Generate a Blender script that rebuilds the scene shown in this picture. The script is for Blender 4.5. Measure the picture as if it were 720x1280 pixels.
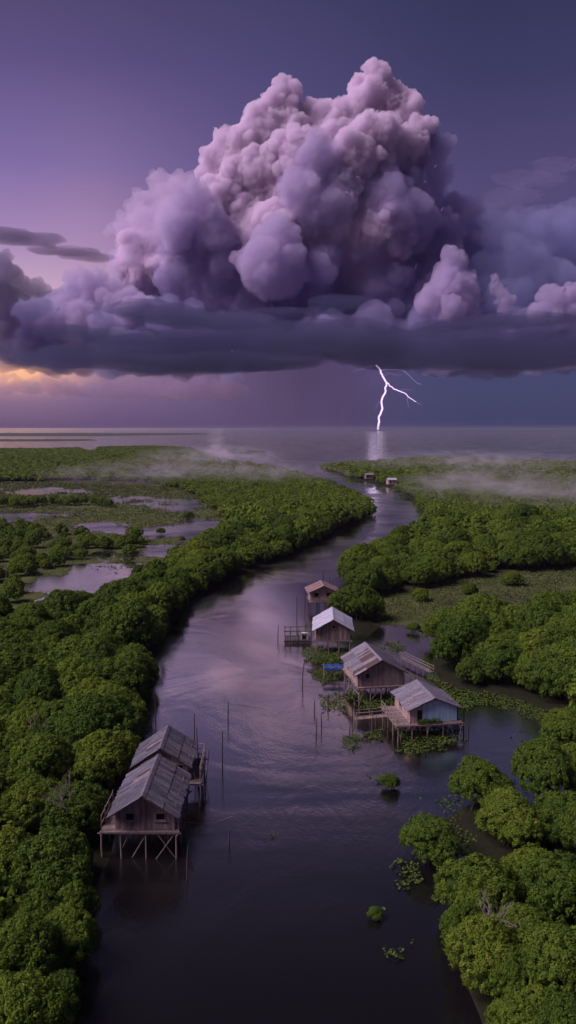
import bpy, bmesh, math, random
import numpy as np
from mathutils import Vector, Matrix, noise as mnoise

scene = bpy.context.scene
for _o in list(bpy.data.objects):
    bpy.data.objects.remove(_o, do_unlink=True)
COL = scene.collection

# ------------------------------------------------------------------ camera
CAM_H = 34.0
PITCH = math.radians(6.0)
FPX = 1004.0            # focal length in pixels of the 1280 px high photograph
cam_data = bpy.data.cameras.new("camera")
cam_data.sensor_fit = 'VERTICAL'
cam_data.sensor_height = 24.0
cam_data.lens = 24.0 * FPX / 1280.0
cam_data.clip_start = 0.5
cam_data.clip_end = 200000.0
cam = bpy.data.objects.new("camera", cam_data)
COL.objects.link(cam)
cam.location = (0, 0, CAM_H)
cam.rotation_euler = (math.radians(90) - PITCH, 0, 0)
scene.camera = cam

# ------------------------------------------------------------------ sun, exposure
SUN_EL, SUN_AZ = math.radians(48), math.radians(-107)     # azimuth from +Y, negative = left
sd = bpy.data.lights.new("sun", 'SUN')
sd.energy = 3.6
sd.angle = math.radians(35)
sd.color = (1.0, 0.80, 0.97)
sun = bpy.data.objects.new("sun", sd)
COL.objects.link(sun)
_dir = Vector((math.sin(SUN_AZ) * math.cos(SUN_EL), math.cos(SUN_AZ) * math.cos(SUN_EL), math.sin(SUN_EL)))
sun.rotation_euler = _dir.to_track_quat('Z', 'Y').to_euler()
sun.location = (-60, 20, 120)

vs = scene.view_settings
vs.view_transform = 'Standard'
vs.look = 'None'
vs.exposure = 0.0
vs.gamma = 1.0
vs.use_curve_mapping = False
cy = scene.cycles
cy.max_bounces = 8
cy.diffuse_bounces = 2
cy.glossy_bounces = 3
cy.transmission_bounces = 2
cy.transparent_max_bounces = 8
cy.volume_bounces = 7
cy.volume_step_rate = 2.0
cy.volume_max_steps = 128
cy.use_denoising = True
cy.caustics_reflective = False
cy.caustics_refractive = False
cy.sample_clamp_indirect = 4.0

def lin(c):
    return tuple(((v / 255.0) / 12.92 if v / 255.0 <= 0.04045 else ((v / 255.0 + 0.055) / 1.055) ** 2.4) for v in c)

# ------------------------------------------------------------------ world
world = bpy.data.worlds.new("World")
scene.world = world
world.use_nodes = True
nt = world.node_tree
nt.nodes.clear()
def N(t, **kw):
    n = nt.nodes.new(t)
    for k, v in kw.items():
        setattr(n, k, v)
    return n
tc = N('ShaderNodeTexCoord')
sep = N('ShaderNodeSeparateXYZ')
nt.links.new(tc.outputs['Generated'], sep.inputs[0])
el = N('ShaderNodeMath', operation='ARCSINE')
nt.links.new(sep.outputs['Z'], el.inputs[0])
def elf(deg):
    return (deg + 10) / 100.0
elm = N('ShaderNodeMapRange')
elm.inputs['From Min'].default_value = math.radians(-10)
elm.inputs['From Max'].default_value = math.radians(90)
nt.links.new(el.outputs[0], elm.inputs['Value'])
def ramp(stops):
    r = N('ShaderNodeValToRGB')
    cr = r.color_ramp
    cr.interpolation = 'EASE' if False else 'LINEAR'
    while len(cr.elements) > 1:
        cr.elements.remove(cr.elements[-1])
    first = True
    for deg, c in stops:
        e = cr.elements[0] if first else cr.elements.new(elf(deg))
        e.position = elf(deg)
        first = False
        l = lin(c)
        e.color = (l[0], l[1], l[2], 1)
    nt.links.new(elm.outputs[0], r.inputs[0])
    return r
left = ramp([(-10, (60, 48, 75)), (0, (100, 80, 118)), (2.0, (126, 102, 140)), (3.6, (160, 126, 158)), (5.6, (204, 166, 188)),
             (8, (214, 178, 202)), (12, (180, 145, 186)), (17, (136, 112, 164)), (23, (92, 79, 128)), (30, (68, 60, 96)),
             (40, (38, 35, 60)), (60, (26, 25, 44)), (90, (26, 25, 42))])
glow = ramp([(-10, (60, 48, 75)), (0, (104, 82, 118)), (2.0, (138, 110, 142)), (2.6, (196, 144, 150)), (3.4, (255, 186, 146)), (4.8, (255, 196, 160)), (6.0, (224, 178, 186)),
             (8, (210, 176, 200)), (12, (166, 136, 184)), (17, (126, 106, 162)), (23, (92, 79, 128)), (30, (68, 60, 96)), (40, (38, 35, 60)), (60, (26, 25, 44)), (90, (26, 25, 42))])
mid = ramp([(-10, (50, 42, 70)), (0, (88, 72, 110)), (2, (90, 75, 116)), (4, (90, 75, 118)), (8, (104, 86, 138)),
            (14, (102, 86, 140)), (20, (84, 75, 124)), (30, (56, 54, 92)), (40, (36, 35, 62)), (60, (24, 24, 42)), (90, (24, 24, 40))])
right = ramp([(-10, (34, 38, 64)), (0, (60, 64, 102)), (2, (62, 66, 106)), (5, (64, 66, 110)), (10, (84, 74, 120)),
              (16, (80, 70, 116)), (22, (60, 57, 98)), (30, (41, 44, 78)), (40, (32, 32, 58)), (60, (23, 23, 42)), (90, (24, 24, 40))])
# azimuth: x / |xy|, -1 left, +1 right
az = N('ShaderNodeMath', operation='ARCTAN2')
nt.links.new(sep.outputs['X'], az.inputs[0])
nt.links.new(sep.outputs['Y'], az.inputs[1])
def azmix(a, b, d0, d1):
    m = N('ShaderNodeMapRange')
    m.interpolation_type = 'SMOOTHSTEP'
    m.inputs['From Min'].default_value = math.radians(d0)
    m.inputs['From Max'].default_value = math.radians(d1)
    nt.links.new(az.outputs[0], m.inputs['Value'])
    x = N('ShaderNodeMix', data_type='RGBA')
    nt.links.new(m.outputs[0], x.inputs['Factor'])
    nt.links.new(a, x.inputs[6])
    nt.links.new(b, x.inputs[7])
    return x.outputs[2]
c0 = azmix(glow.outputs[0], left.outputs[0], -18.5, -12)
c1 = azmix(c0, mid.outputs[0], -19, 2)
c2 = azmix(c1, right.outputs[0], -3, 14)
sky = N('ShaderNodeTexSky')
sky.sky_type = 'NISHITA'
sky.sun_disc = False
sky.sun_elevation = math.radians(4)
sky.sun_rotation = SUN_AZ
bg1 = N('ShaderNodeBackground')
nt.links.new(c2, bg1.inputs[0])
bg1.inputs[1].default_value = 1.0
bg2 = N('ShaderNodeBackground')
nt.links.new(sky.outputs[0], bg2.inputs[0])
bg2.inputs[1].default_value = 0.004
addn = N('ShaderNodeAddShader')
nt.links.new(bg1.outputs[0], addn.inputs[0])
nt.links.new(bg2.outputs[0], addn.inputs[1])
out = N('ShaderNodeOutputWorld')
nt.links.new(addn.outputs[0], out.inputs[0])

# ------------------------------------------------------------------ helpers
def pix_dir(px, py):
    """unit direction through a pixel of the 720x1280 photograph"""
    x = (px - 360) / FPX
    y = -(py - 640) / FPX
    c, s = math.cos(PITCH), math.sin(PITCH)
    return Vector((x, c + y * s, -s + y * c))
def at(px, py, z=0.0):
    """the point of height z seen at a pixel"""
    d = pix_dir(px, py)
    t = (z - CAM_H) / d.z
    return Vector((d.x * t, d.y * t, z))
def far_at(px, py, y):
    d = pix_dir(px, py)
    t = y / d.y
    return Vector((d.x * t, y, CAM_H + d.z * t))
def tag(o, label=None, cat=None, group=None, kind=None):
    if label: o['label'] = label
    if cat: o['category'] = cat
    if group: o['group'] = group
    if kind: o['kind'] = kind
    return o
def empty(name, loc, rz=0):
    o = bpy.data.objects.new(name, None)
    COL.objects.link(o)
    o.location = loc
    o.rotation_euler = (0, 0, rz)
    o.empty_display_size = 0.3
    return o
def mesh_obj(name, verts, faces, mat=None, parent=None, smooth=False):
    me = bpy.data.meshes.new(name)
    me.from_pydata([tuple(v) for v in verts], [], [tuple(f) for f in faces])
    if mat: me.materials.append(mat)
    if smooth: me.polygons.foreach_set('use_smooth', [True] * len(me.polygons))
    me.update()
    o = bpy.data.objects.new(name, me)
    COL.objects.link(o)
    if parent: o.parent = parent
    return o
def np_mesh(name, verts, quads, mats, mat_idx=None, smooth=False, colors=None):
    """fast mesh from arrays; quads (n,3) or (n,4)"""
    me = bpy.data.meshes.new(name)
    k = quads.shape[1]
    me.vertices.add(len(verts))
    me.vertices.foreach_set('co', np.ascontiguousarray(verts, dtype=np.float32).ravel())
    me.loops.add(len(quads) * k)
    me.loops.foreach_set('vertex_index', np.ascontiguousarray(quads, dtype=np.int32).ravel())
    me.polygons.add(len(quads))
    me.polygons.foreach_set('loop_start', np.arange(0, len(quads) * k, k, dtype=np.int32))
    me.polygons.foreach_set('loop_total', np.full(len(quads), k, dtype=np.int32))
    for m in mats: me.materials.append(m)
    if mat_idx is not None: me.polygons.foreach_set('material_index', np.asarray(mat_idx, dtype=np.int32))
    if smooth: me.polygons.foreach_set('use_smooth', np.ones(len(quads), dtype=bool))
    if colors is not None:
        a = me.attributes.new('tint', 'FLOAT', 'POINT')
        a.data.foreach_set('value', np.asarray(colors, dtype=np.float32))
    me.update()
    me.validate()
    return me
class Mat:
    """small wrapper around a node material"""
    def __init__(self, name):
        self.m = bpy.data.materials.new(name)
        self.m.use_nodes = True
        self.t = self.m.node_tree
        self.b = self.t.nodes['Principled BSDF']
        self.out = self.t.nodes['Material Output']
    def n(self, typ, **kw):
        x = self.t.nodes.new(typ)
        for k, v in kw.items(): setattr(x, k, v)
        return x
    def l(self, a, b): self.t.links.new(a, b)
    def noise(self, scale, detail=4, rough=0.6, vec=None, dist=0.0, dims='3D'):
        x = self.n('ShaderNodeTexNoise')
        x.inputs['Scale'].default_value = scale
        x.inputs['Detail'].default_value = detail
        x.inputs['Roughness'].default_value = rough
        x.inputs['Distortion'].default_value = dist
        if vec is not None: self.l(vec, x.inputs['Vector'])
        return x.outputs['Fac']
    def ramp(self, fac, stops):
        r = self.n('ShaderNodeValToRGB')
        cr = r.color_ramp
        cr.elements[0].position = stops[0][0]; cr.elements[0].color = (*stops[0][1], 1)
        cr.elements[1].position = stops[-1][0]; cr.elements[1].color = (*stops[-1][1], 1)
        for p, c in stops[1:-1]:
            e = cr.elements.new(p); e.color = (*c, 1)
        self.l(fac, r.inputs[0])
        return r.outputs[0]
    def mix(self, fac, a, b, blend='MIX'):
        x = self.n('ShaderNodeMix', data_type='RGBA', blend_type=blend)
        for v, i in ((fac, 0), (a, 6), (b, 7)):
            if isinstance(v, (int, float)): x.inputs[i].default_value = v
            elif isinstance(v, tuple): x.inputs[i].default_value = (*v, 1)
            else: self.l(v, x.inputs[i])
        return x.outputs[2]
    def maprange(self, v, a, b, c=0.0, d=1.0):
        x = self.n('ShaderNodeMapRange')
        self.l(v, x.inputs[0])
        for i, q in zip((1, 2, 3, 4), (a, b, c, d)): x.inputs[i].default_value = q
        return x.outputs[0]
    def math(self, op, a, b=None):
        x = self.n('ShaderNodeMath', operation=op)
        for v, i in ((a, 0), (b, 1)):
            if v is None: continue
            if isinstance(v, (int, float)): x.inputs[i].default_value = v
            else: self.l(v, x.inputs[i])
        return x.outputs[0]
    def bump(self, h, strength=0.5, dist=0.1):
        x = self.n('ShaderNodeBump')
        x.inputs['Strength'].default_value = strength
        x.inputs['Distance'].default_value = dist
        self.l(h, x.inputs['Height'])
        self.l(x.outputs[0], self.b.inputs['Normal'])
    def pos(self):
        g = self.n('ShaderNodeNewGeometry'); return g.outputs['Position']
    def obj(self):
        g = self.n('ShaderNodeTexCoord'); return g.outputs['Object']
# ------------------------------------------------------------------ clouds
CY = 9000.0                      # distance of the storm
PXM = CY / FPX                   # metres per photo pixel at that distance
def ico(sub):
    bm = bmesh.new()
    bmesh.ops.create_icosphere(bm, subdivisions=sub, radius=1.0)
    v = np.array([p.co[:] for p in bm.verts]); f = np.array([[q.index for q in p.verts] for p in bm.faces])
    bm.free()
    return v, f
ICO2 = ico(2)
def smooth_field(m, f, it):
    """average a per-vertex field over mesh neighbours"""
    ne = len(m.edges)
    e = np.empty(ne * 2, dtype=np.int32); m.edges.foreach_get('vertices', e); e = e.reshape(-1, 2)
    n = len(m.vertices)
    deg = np.bincount(e.ravel(), minlength=n).astype(float) + 1
    for _ in range(it):
        g = f.copy()
        for c in range(f.shape[1]):
            g[:, c] += np.bincount(e[:, 0], weights=f[e[:, 1], c], minlength=n) + np.bincount(e[:, 1], weights=f[e[:, 0], c], minlength=n)
        f = g / deg[:, None]
    return f
def puff_cloud(name, lobes, seed, voxel, flat=None, mat=None, kids=(14, 10), kr=(0.38, 0.36), down=0.25, depth=1.0, disp=1.0):
    """lobes: (px, py, r_px[, depth offset m]) -> union of three generations of billows, remeshed"""
    rng = np.random.default_rng(seed)
    C0 = []
    for L in lobes:
        p = far_at(L[0], L[1], CY + (L[3] if len(L) > 3 else 0.0))
        C0.append((p.x, p.y, p.z, L[2] * PXM * p.y / CY, L[4] if len(L) > 4 else 1.0))
    gens = [C0]
    for g in range(2):
        nxt = []
        for (x, y, z, r, fl) in gens[-1]:
            n = int(kids[g])
            for k in range(n):
                d = rng.normal(size=3); d /= np.linalg.norm(d)
                if d[1] > 0.35: d[1] *= -1
                if d[2] < -down: d[2] = abs(d[2])
                rr = r * kr[g] * rng.choice((0.5, 0.7, 1.0, 1.35), p=(0.3, 0.3, 0.25, 0.15)) * rng.uniform(0.85, 1.15)
                q = r * rng.uniform(0.78, 0.95)
                nxt.append((x + d[0] * q, y + d[1] * q, z + d[2] * q * fl, rr, 0.5 + 0.5 * fl))
        gens.append(nxt)
    allp = [s for g in gens for s in g]
    bv, bf = ICO2
    V = []; F = []
    for i, (x, y, z, r, fl) in enumerate(allp):
        V.append(bv * np.array([r, r * depth, r * fl]) + np.array([x, y, z])); F.append(bf + i * len(bv))
    V = np.concatenate(V); F = np.concatenate(F)
    me = np_mesh(name, V, F, [])
    o = bpy.data.objects.new(name, me)
    COL.objects.link(o)
    md = o.modifiers.new('remesh', 'REMESH'); md.mode = 'VOXEL'; md.voxel_size = voxel; md.use_smooth_shade = True
    dg = bpy.context.evaluated_depsgraph_get()
    m2 = bpy.data.meshes.new_from_object(o.evaluated_get(dg))
    o.modifiers.clear()
    o.data = m2
    # noise displacement along normals, two scales of billow

    n = len(m2.vertices)
    co = np.empty(n * 3, dtype=np.float32); m2.vertices.foreach_get('co', co); co = co.reshape(-1, 3).astype(float)
    nr = np.empty(n * 3, dtype=np.float32); m2.vertices.foreach_get('normal', nr); nr = nr.reshape(-1, 3).astype(float)
    off = np.empty(n)
    vor = mnoise.voronoi; tur = mnoise.fractal
    for i in range(n):
        p = Vector(co[i])
        a = tur(p / 420.0, 0.9, 2.1, 3)
        d, _ = vor(p / 200.0)
        e, _ = vor(p / 80.0)
        g, _ = vor(p / 38.0)
        off[i] = disp * (85 * a + 34 * (0.45 - d[0]) + 34 * (0.45 - e[0]) + 24 * (0.45 - g[0]))
    nr = smooth_field(m2, nr, 6)
    lap = smooth_field(m2, co, 3) - co
    concave = np.clip((lap * nr).sum(1) / (0.12 * voxel), 0, 1)
    co += nr * (off * (1 - 0.8 * concave))[:, None]
    co = 0.4 * co + 0.6 * smooth_field(m2, co, 1)
    m2.vertices.foreach_set('co', co.astype(np.float32).ravel())
    m2.polygons.foreach_set('use_smooth', np.ones(len(m2.polygons), dtype=bool))
    if mat: m2.materials.clear(); m2.materials.append(mat)
    m2.update()
    return o
def cloud_volume(name, density, color=(0.9, 0.84, 0.95), aniso=0.0):
    M = Mat(name)
    M.t.nodes.remove(M.b)
    v = M.n('ShaderNodeVolumePrincipled')
    v.inputs['Color'].default_value = (*color, 1)
    v.inputs['Density'].default_value = density
    v.inputs['Anisotropy'].default_value = aniso
    M.l(v.outputs[0], M.out.inputs['Volume'])
    return M.m
def cloud_surface(name, color):
    M = Mat(name)
    M.b.inputs['Base Color'].default_value = (*color, 1)
    M.b.inputs['Roughness'].default_value = 1.0
    M.b.inputs['Specular IOR Level'].default_value = 0.0
    return M.m

# the tower: big lit billows upper left, darker ones to the right and lower down
tower = [(472, 118, 27), (455, 142, 30), (490, 148, 30), (425, 160, 28), (400, 158, 27), (405, 185, 36), (352, 150, 30), (330, 172, 38), (372, 190, 44), (296, 190, 32),
         (285, 215, 26), (310, 225, 42), (500, 195, 42), (540, 188, 24), (535, 225, 28), (515, 255, 40), (460, 200, 55), (430, 240, 60), (370, 250, 55),
         (560, 275, 30, 200), (580, 300, 26, 200), (545, 320, 45, 200), (430, 300, 70), (480, 300, 70, 200), (330, 310, 62), (290, 280, 45), (380, 350, 70), (460, 370, 60),
         (190, 335, 45, 200), (250, 350, 55), (300, 380, 60),
         (520, 390, 50), (380, 405, 45)]
front = [(245, 262, 26, -500), (222, 285, 26, -500), (270, 290, 30, -450), (398, 215, 34, -500), (375, 240, 30, -600), (425, 245, 28, -500), (400, 265, 36, -500), (350, 305, 30, -700), (330, 335, 36, -700), (352, 345, 30, -700),
         (100, 352, 16, -500), (112, 372, 26, -500), (78, 385, 18, -600), (60, 402, 20, -600), (140, 385, 30, -500), (95, 410, 34, -600), (28, 408, 12, -600), (35, 425, 24, -700), (170, 400, 34, -600)]
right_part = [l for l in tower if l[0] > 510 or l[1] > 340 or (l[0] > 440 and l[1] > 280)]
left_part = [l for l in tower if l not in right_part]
storm = empty('storm_cloud', far_at(380, 460, CY)); tag(storm, 'towering violet storm cloud with a dark flat shelf over the sea', 'cloud')
def under(o):
    o.parent = storm; o.location = -storm.location
under(puff_cloud('lit_billows', left_part, 3, 10.5, mat=cloud_volume('storm_cloud', 0.022, (0.950, 0.865, 0.970))))
soft = [(208, 238, 20, 400), (228, 262, 34, 350), (235, 300, 48, 300), (180, 262, 22, 500), (160, 275, 14, 500, .6), (150, 290, 16, 500, .6), (178, 298, 34, 400), (165, 325, 24, 300), (190, 340, 42, 200), (215, 330, 45, 200), (265, 335, 45, 200)]
under(puff_cloud('soft_billows', soft, 31, 12.0, mat=cloud_volume('soft_billows', 0.0050, (0.86, 0.77, 0.93)), disp=1.2))
under(puff_cloud('shade_tinted_billows', right_part, 4, 12.0, mat=cloud_volume('shade_tinted_billows', 0.0055, (0.60, 0.55, 0.78))))  # shade of the right and lower tower put into a darker scatter colour
under(puff_cloud('low_billows', front, 5, 10.0, mat=cloud_volume('low_billows', 0.009, (0.78, 0.71, 0.89))))
def base_line(px, _n=mnoise.noise):
    return float(np.interp(px, [-60, 0, 60, 140, 290, 350, 400, 440, 480, 590, 650, 720, 800], [430, 440, 458, 469, 467, 453, 445, 447, 456, 467, 465, 460, 455])) + 5 * _n(Vector((px / 23.0, 1.5, 0)))
_r = np.random.default_rng(21)
def shelf_lobes(x0, x1, step, rmin, rmax, lift, fl, d0, d1):
    L = []
    x = x0
    while x < x1:
        r = _r.uniform(rmin, rmax)
        L.append((x, base_line(x) - r * fl * 1.25 - _r.uniform(0, lift), r, _r.uniform(d0, d1), fl))
        x += step * _r.uniform(0.6, 1.3)
    return L
SH = cloud_volume('shelf_cloud', 0.0045, (0.48, 0.46, 0.69))
shl = shelf_lobes(-40, 800, 17, 30, 52, 4, 0.34, -1200, 900) + shelf_lobes(-10, 790, 13, 16, 38, 50, 0.5, -900, 600)
shl += [(px, base_line(px) - 1 + _r.uniform(-3, 3), _r.uniform(5, 13), _r.uniform(-1500, 0), .5) for px in _r.uniform(130, 740, 50)]
under(puff_cloud('shelf', shl, 22, 17.0, mat=SH, disp=0.75, kids=(12, 6), kr=(0.5, 0.45), down=0.8))
CU = cloud_volume('cumulus', 0.012, (0.76, 0.69, 0.87))
for k, (lobes, lab) in enumerate((
    ([(566, 333, 17, -1200), (556, 350, 20, -1200), (576, 360, 22, -1200), (540, 378, 18, -1200), (566, 385, 24, -1200), (592, 388, 18, -1200)], 'pale cumulus turret rising from the dark shelf right of the storm tower'),
    ([(618, 352, 11, -1200), (622, 368, 14, -1200), (628, 384, 15, -1200)], 'small dim cumulus turret, middle one of three right of the storm tower'),
    ([(686, 375, 12, -1200), (694, 388, 14, -1200), (716, 370, 13, -1200), (712, 388, 16, -1200), (672, 392, 12, -1200)], 'small pale cumulus cut by the right edge of the photo'))):
    tag(puff_cloud('cumulus_cloud', lobes, 8 + k, 14.0, mat=CU), lab, 'cloud')
# flat layered shelf: wide lens shapes
def lens_cloud(name, lens, seed, voxel, mat, amp=60, octv=6, vor_k=1.1):
    """lens: (px, py, half width px, half height px, depth m, y offset)"""
    rng = np.random.default_rng(seed)
    bv, bf = ico(4)
    V = []; F = []
    for i, (px, py, w, h, dep, yo) in enumerate(lens):
        p = far_at(px, py, CY + yo)
        V.append(bv * np.array([w * PXM, dep, h * PXM]) + np.array(p)); F.append(bf + i * len(bv))
    me = np_mesh(name, np.concatenate(V), np.concatenate(F), [])
    o = bpy.data.objects.new(name, me); COL.objects.link(o)
    md = o.modifiers.new('remesh', 'REMESH'); md.mode = 'VOXEL'; md.voxel_size = voxel
    dg = bpy.context.evaluated_depsgraph_get()
    m2 = bpy.data.meshes.new_from_object(o.evaluated_get(dg)); o.modifiers.clear(); o.data = m2
    n = len(m2.vertices)
    co = np.empty(n * 3, dtype=np.float32); m2.vertices.foreach_get('co', co); co = co.reshape(-1, 3).astype(float)
    nr = np.empty(n * 3, dtype=np.float32); m2.vertices.foreach_get('normal', nr); nr = smooth_field(m2, nr.reshape(-1, 3).astype(float), 5)
    off = np.empty((n, 3))
    for k in range(n):
        p = Vector(co[k])
        q = Vector((p.x / 800, p.y / 800, p.z / 260))
        a = mnoise.fractal(q, 0.7, 2.1, octv)
        b = mnoise.fractal(q + Vector((31, 7, 3)), 0.7, 2.1, octv)
        d, _ = mnoise.voronoi(Vector((p.x / 230, p.y / 230, p.z / 110)))
        off[k] = (b * amp * 3.5, b * amp, a * amp)
        off[k] += nr[k] * (amp * vor_k * (0.45 - d[0]))
    co = co + off
    m2.vertices.foreach_set('co', co.astype(np.float32).ravel())
    m2.polygons.foreach_set('use_smooth', np.ones(len(m2.polygons), dtype=bool))
    m2.materials.clear(); m2.materials.append(mat); m2.update()
    return o

streak = [(195, 388, 40, 6, 500, -2400), (240, 398, 60, 5, 500, -2400), (290, 408, 60, 5, 500, -2300), (130, 420, 60, 5, 600, -2500), (190, 440, 110, 6, 700, -2500), (300, 428, 120, 7, 800, -2500), (420, 382, 34, 6, 400, -2300),
          (400, 418, 90, 6, 700, -2400), (470, 432, 110, 8, 800, -2500), (590, 436, 120, 9, 900, -2500), (560, 412, 60, 5, 500, -2300), (690, 432, 80, 8, 800, -2500), (640, 402, 50, 5, 500, -2400), (240, 452, 120, 8, 800, -2500), (600, 450, 110, 9, 800, -2500), (90, 448, 60, 6, 600, -2500), (340, 392, 40, 4, 400, -2300)]
under(lens_cloud('dark_streaks', streak, 7, 15.0, cloud_volume('dark_streaks', 0.0026, (0.14, 0.15, 0.28)), 46, 4, 0.35))
dark = [(640, 320, 50, 200, 0.8), (600, 300, 30, 200, 0.8), (700, 310, 50, 300, 0.7), (740, 320, 60, 300, 0.7), (660, 355, 60, 100, 0.7), (600, 350, 50, 300, 0.8), (620, 385, 60, 100, 0.6), (690, 385, 70, 100, 0.6),
        (585, 268, 18, 300, 1), (610, 275, 20, 400, 1), (640, 290, 24, 400, 1), (680, 280, 24, 500, 0.6), (710, 275, 26, 500, 0.6)]
tag(puff_cloud('dark_cloud', dark, 24, 16.0, mat=cloud_volume('dark_cloud', 0.0030, (0.48, 0.50, 0.74)), disp=0.9, kids=(12, 6)), 'dark blue-grey cloud mass behind and right of the storm tower', 'cloud')
wisp = [(665, 225, 50, 7, 300, 500), (640, 245, 40, 9, 300, 500), (695, 205, 40, 5, 300, 500), (625, 262, 30, 10, 300, 500)]
tag(lens_cloud('wisp_cloud', wisp, 9, 18.0, cloud_volume('wisp_cloud', 0.0016, (0.4, 0.38, 0.6)), 50), 'faint dark wisp of cloud slanting up at the right edge', 'cloud')
leftc = [(30, 298, 46, 5, 200, -2000), (75, 312, 34, 3, 200, -2000), (105, 320, 26, 3, 150, -2000), (5, 293, 30, 6, 200, -2000)]
tag(lens_cloud('thin_cloud', leftc, 11, 14.0, cloud_volume('thin_cloud', 0.005, (0.26, 0.22, 0.34)), 20), 'thin dark streak of cloud at the left edge', 'cloud')
faint = [(120, 240, 22, 6, 200, -1000)]
tag(lens_cloud('faint_cloud', faint, 13, 16.0, cloud_volume('faint_cloud', 0.0009, (0.6, 0.55, 0.7)), 30), 'tiny faint smudge of cloud alone in the upper left sky', 'cloud')
lowl = [(0, 335, 16, -1500), (14, 345, 14, -1500), (-8, 355, 22, -1500), (10, 365, 16, -1500), (30, 362, 12, -1500), (48, 362, 11, -1500), (60, 362, 6, -1500), (-5, 390, 18, -1500), (2, 410, 18, -1500)]
tag(puff_cloud('left_edge_cloud', lowl, 15, 12.0, mat=cloud_volume('left_edge_cloud', 0.010, (0.42, 0.38, 0.55)), disp=0.5), 'dark lumpy cloud cut by the left edge of the photo', 'cloud')
lowb = [(5, 488, 14, 1500, .6), (22, 483, 12, 1500, .7), (40, 486, 16, 1500, .6), (58, 478, 11, 1500, .9), (66, 484, 14, 1500, .7), (84, 486, 16, 1500, .6), (105, 490, 20, 1500, .4), (140, 491, 28, 1600, .28), (180, 491, 30, 1600, .25),
        (225, 490, 34, 1600, .25), (270, 489, 36, 1700, .28), (15, 470, 7, 1500, .5), (4, 474, 8, 1500, .6)]
tag(puff_cloud('low_cloud_bank', lowb, 17, 13.0, mat=cloud_volume('low_cloud_bank', 0.0030, (0.58, 0.46, 0.64)), disp=0.5, down=.6), 'low mauve cloud bank over the orange glow at lower left', 'cloud')

def soft_volume(name, label, cat, c, size, dens, col, nscale, nstretch, lo, hi):
    bm = bmesh.new(); bmesh.ops.create_icosphere(bm, subdivisions=3, radius=1.0)
    me = bpy.data.meshes.new(name); bm.to_mesh(me); bm.free()
    o = bpy.data.objects.new(name, me); COL.objects.link(o); o.location = c; o.scale = size
    M = Mat(name); M.t.nodes.remove(M.b)
    ln = M.n('ShaderNodeVectorMath', operation='LENGTH'); M.l(M.obj(), ln.inputs[0])
    fall = M.maprange(ln.outputs['Value'], 0.1, 1.0, 1.0, 0.0)
    mp = M.n('ShaderNodeMapping'); mp.inputs['Scale'].default_value = nstretch; M.l(M.pos(), mp.inputs[0])
    nz = M.noise(nscale, 4, 0.6, mp.outputs[0], 0.6)
    d = M.math('MULTIPLY', M.math('MULTIPLY', M.maprange(nz, lo, hi, 0.15, 1), fall), dens)
    v = M.n('ShaderNodeVolumePrincipled'); v.inputs['Color'].default_value = (*col, 1)
    M.l(d, v.inputs['Density']); M.l(v.outputs[0], M.out.inputs['Volume']); me.materials.append(M.m)
    return tag(o, label, cat, kind='stuff')
soft_volume('rain_curtain', 'soft grey violet rain falling under the storm cloud left of the lightning', 'rain', far_at(385, 470, CY - 300), (1250, 700, 780), 0.0016, (0.62, 0.48, 0.70), 0.004, (1, 1, .12), .3, .7)
# ------------------------------------------------------------------ layout polygons (photo pixels, turned into metres)
def poly(pts, z=3.0):
    return np.array([at(p[0], p[1], p[2] if len(p) > 2 else z)[:2] for p in pts])
# third number: the height above the water at which that edge of the forest is seen
LAND_L = poly([(40, 1340), (70, 1260), (88, 1210), (104, 1150), (116, 1090), (132, 1040), (146, 1000), (158, 960), (165, 920), (174, 880), (184, 840, 1.5), (203, 800, 1.2), (220, 770, 1), (238, 748, 1), (272, 728, 1), (308, 712, 1),
               (345, 700, 1), (385, 682, 1), (430, 660, 1), (458, 645, 1), (468, 632, 2), (466, 620, 4.5), (448, 609, 5), (425, 602, 5), (400, 594, 5), (370, 586, 5), (330, 578, 5), (300, 574, 5), (275, 570, 5), (262, 563, 5), (235, 558, 5), (190, 556, 5),
               (130, 557, 5), (60, 559, 5), (-40, 559, 5), (-300, 560, 5), (-300, 1340)])
LAND_R = poly([(397, 584, 1), (430, 593, 1), (460, 602, 1), (492, 610, 1), (516, 620, 2), (534, 632, 3.5), (524, 647, 5), (498, 663, 5), (471, 678, 5), (446, 690, 4.5), (430, 703, 3), (428, 735, 2), (430, 750, 1), (420, 765, 1.5), (426, 782, 1), (442, 796, .7), (466, 792, .7), (474, 776, .7),
               (505, 776, .7), (536, 790, 1), (533, 818, 1), (542, 845, .7), (570, 858, .7), (610, 862, .7), (655, 874, .7), (690, 890, .7), (725, 912, .7), (1100, 930), (1100, 576, 5), (720, 574, 5), (640, 572, 5), (560, 569, 5), (510, 570, 5), (470, 573, 5), (430, 577, 4)])
LAND_B = poly([(540, 985, 3), (560, 962, 4), (600, 940, 4.5), (660, 944, 4.5), (720, 934, 4.5), (1000, 925, 4.5), (1000, 1340), (640, 1340), (608, 1250), (580, 1200), (556, 1150), (550, 1105), (585, 1075), (598, 1040), (575, 1010)])
MARSH_L = poly([(-400, 602), (0, 602), (120, 600), (190, 604), (235, 612), (282, 640), (292, 660), (276, 682), (236, 700), (198, 718), (180, 738), (160, 755), (118, 768), (60, 784), (0, 790), (-400, 795)], 0.5)
MARSH_R = poly([(468, 740), (520, 733), (560, 724), (640, 713), (720, 707), (1000, 702), (1000, 790), (720, 784), (650, 780), (602, 784), (560, 792), (540, 800), (500, 780), (470, 776), (455, 762)], 0.5)
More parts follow.
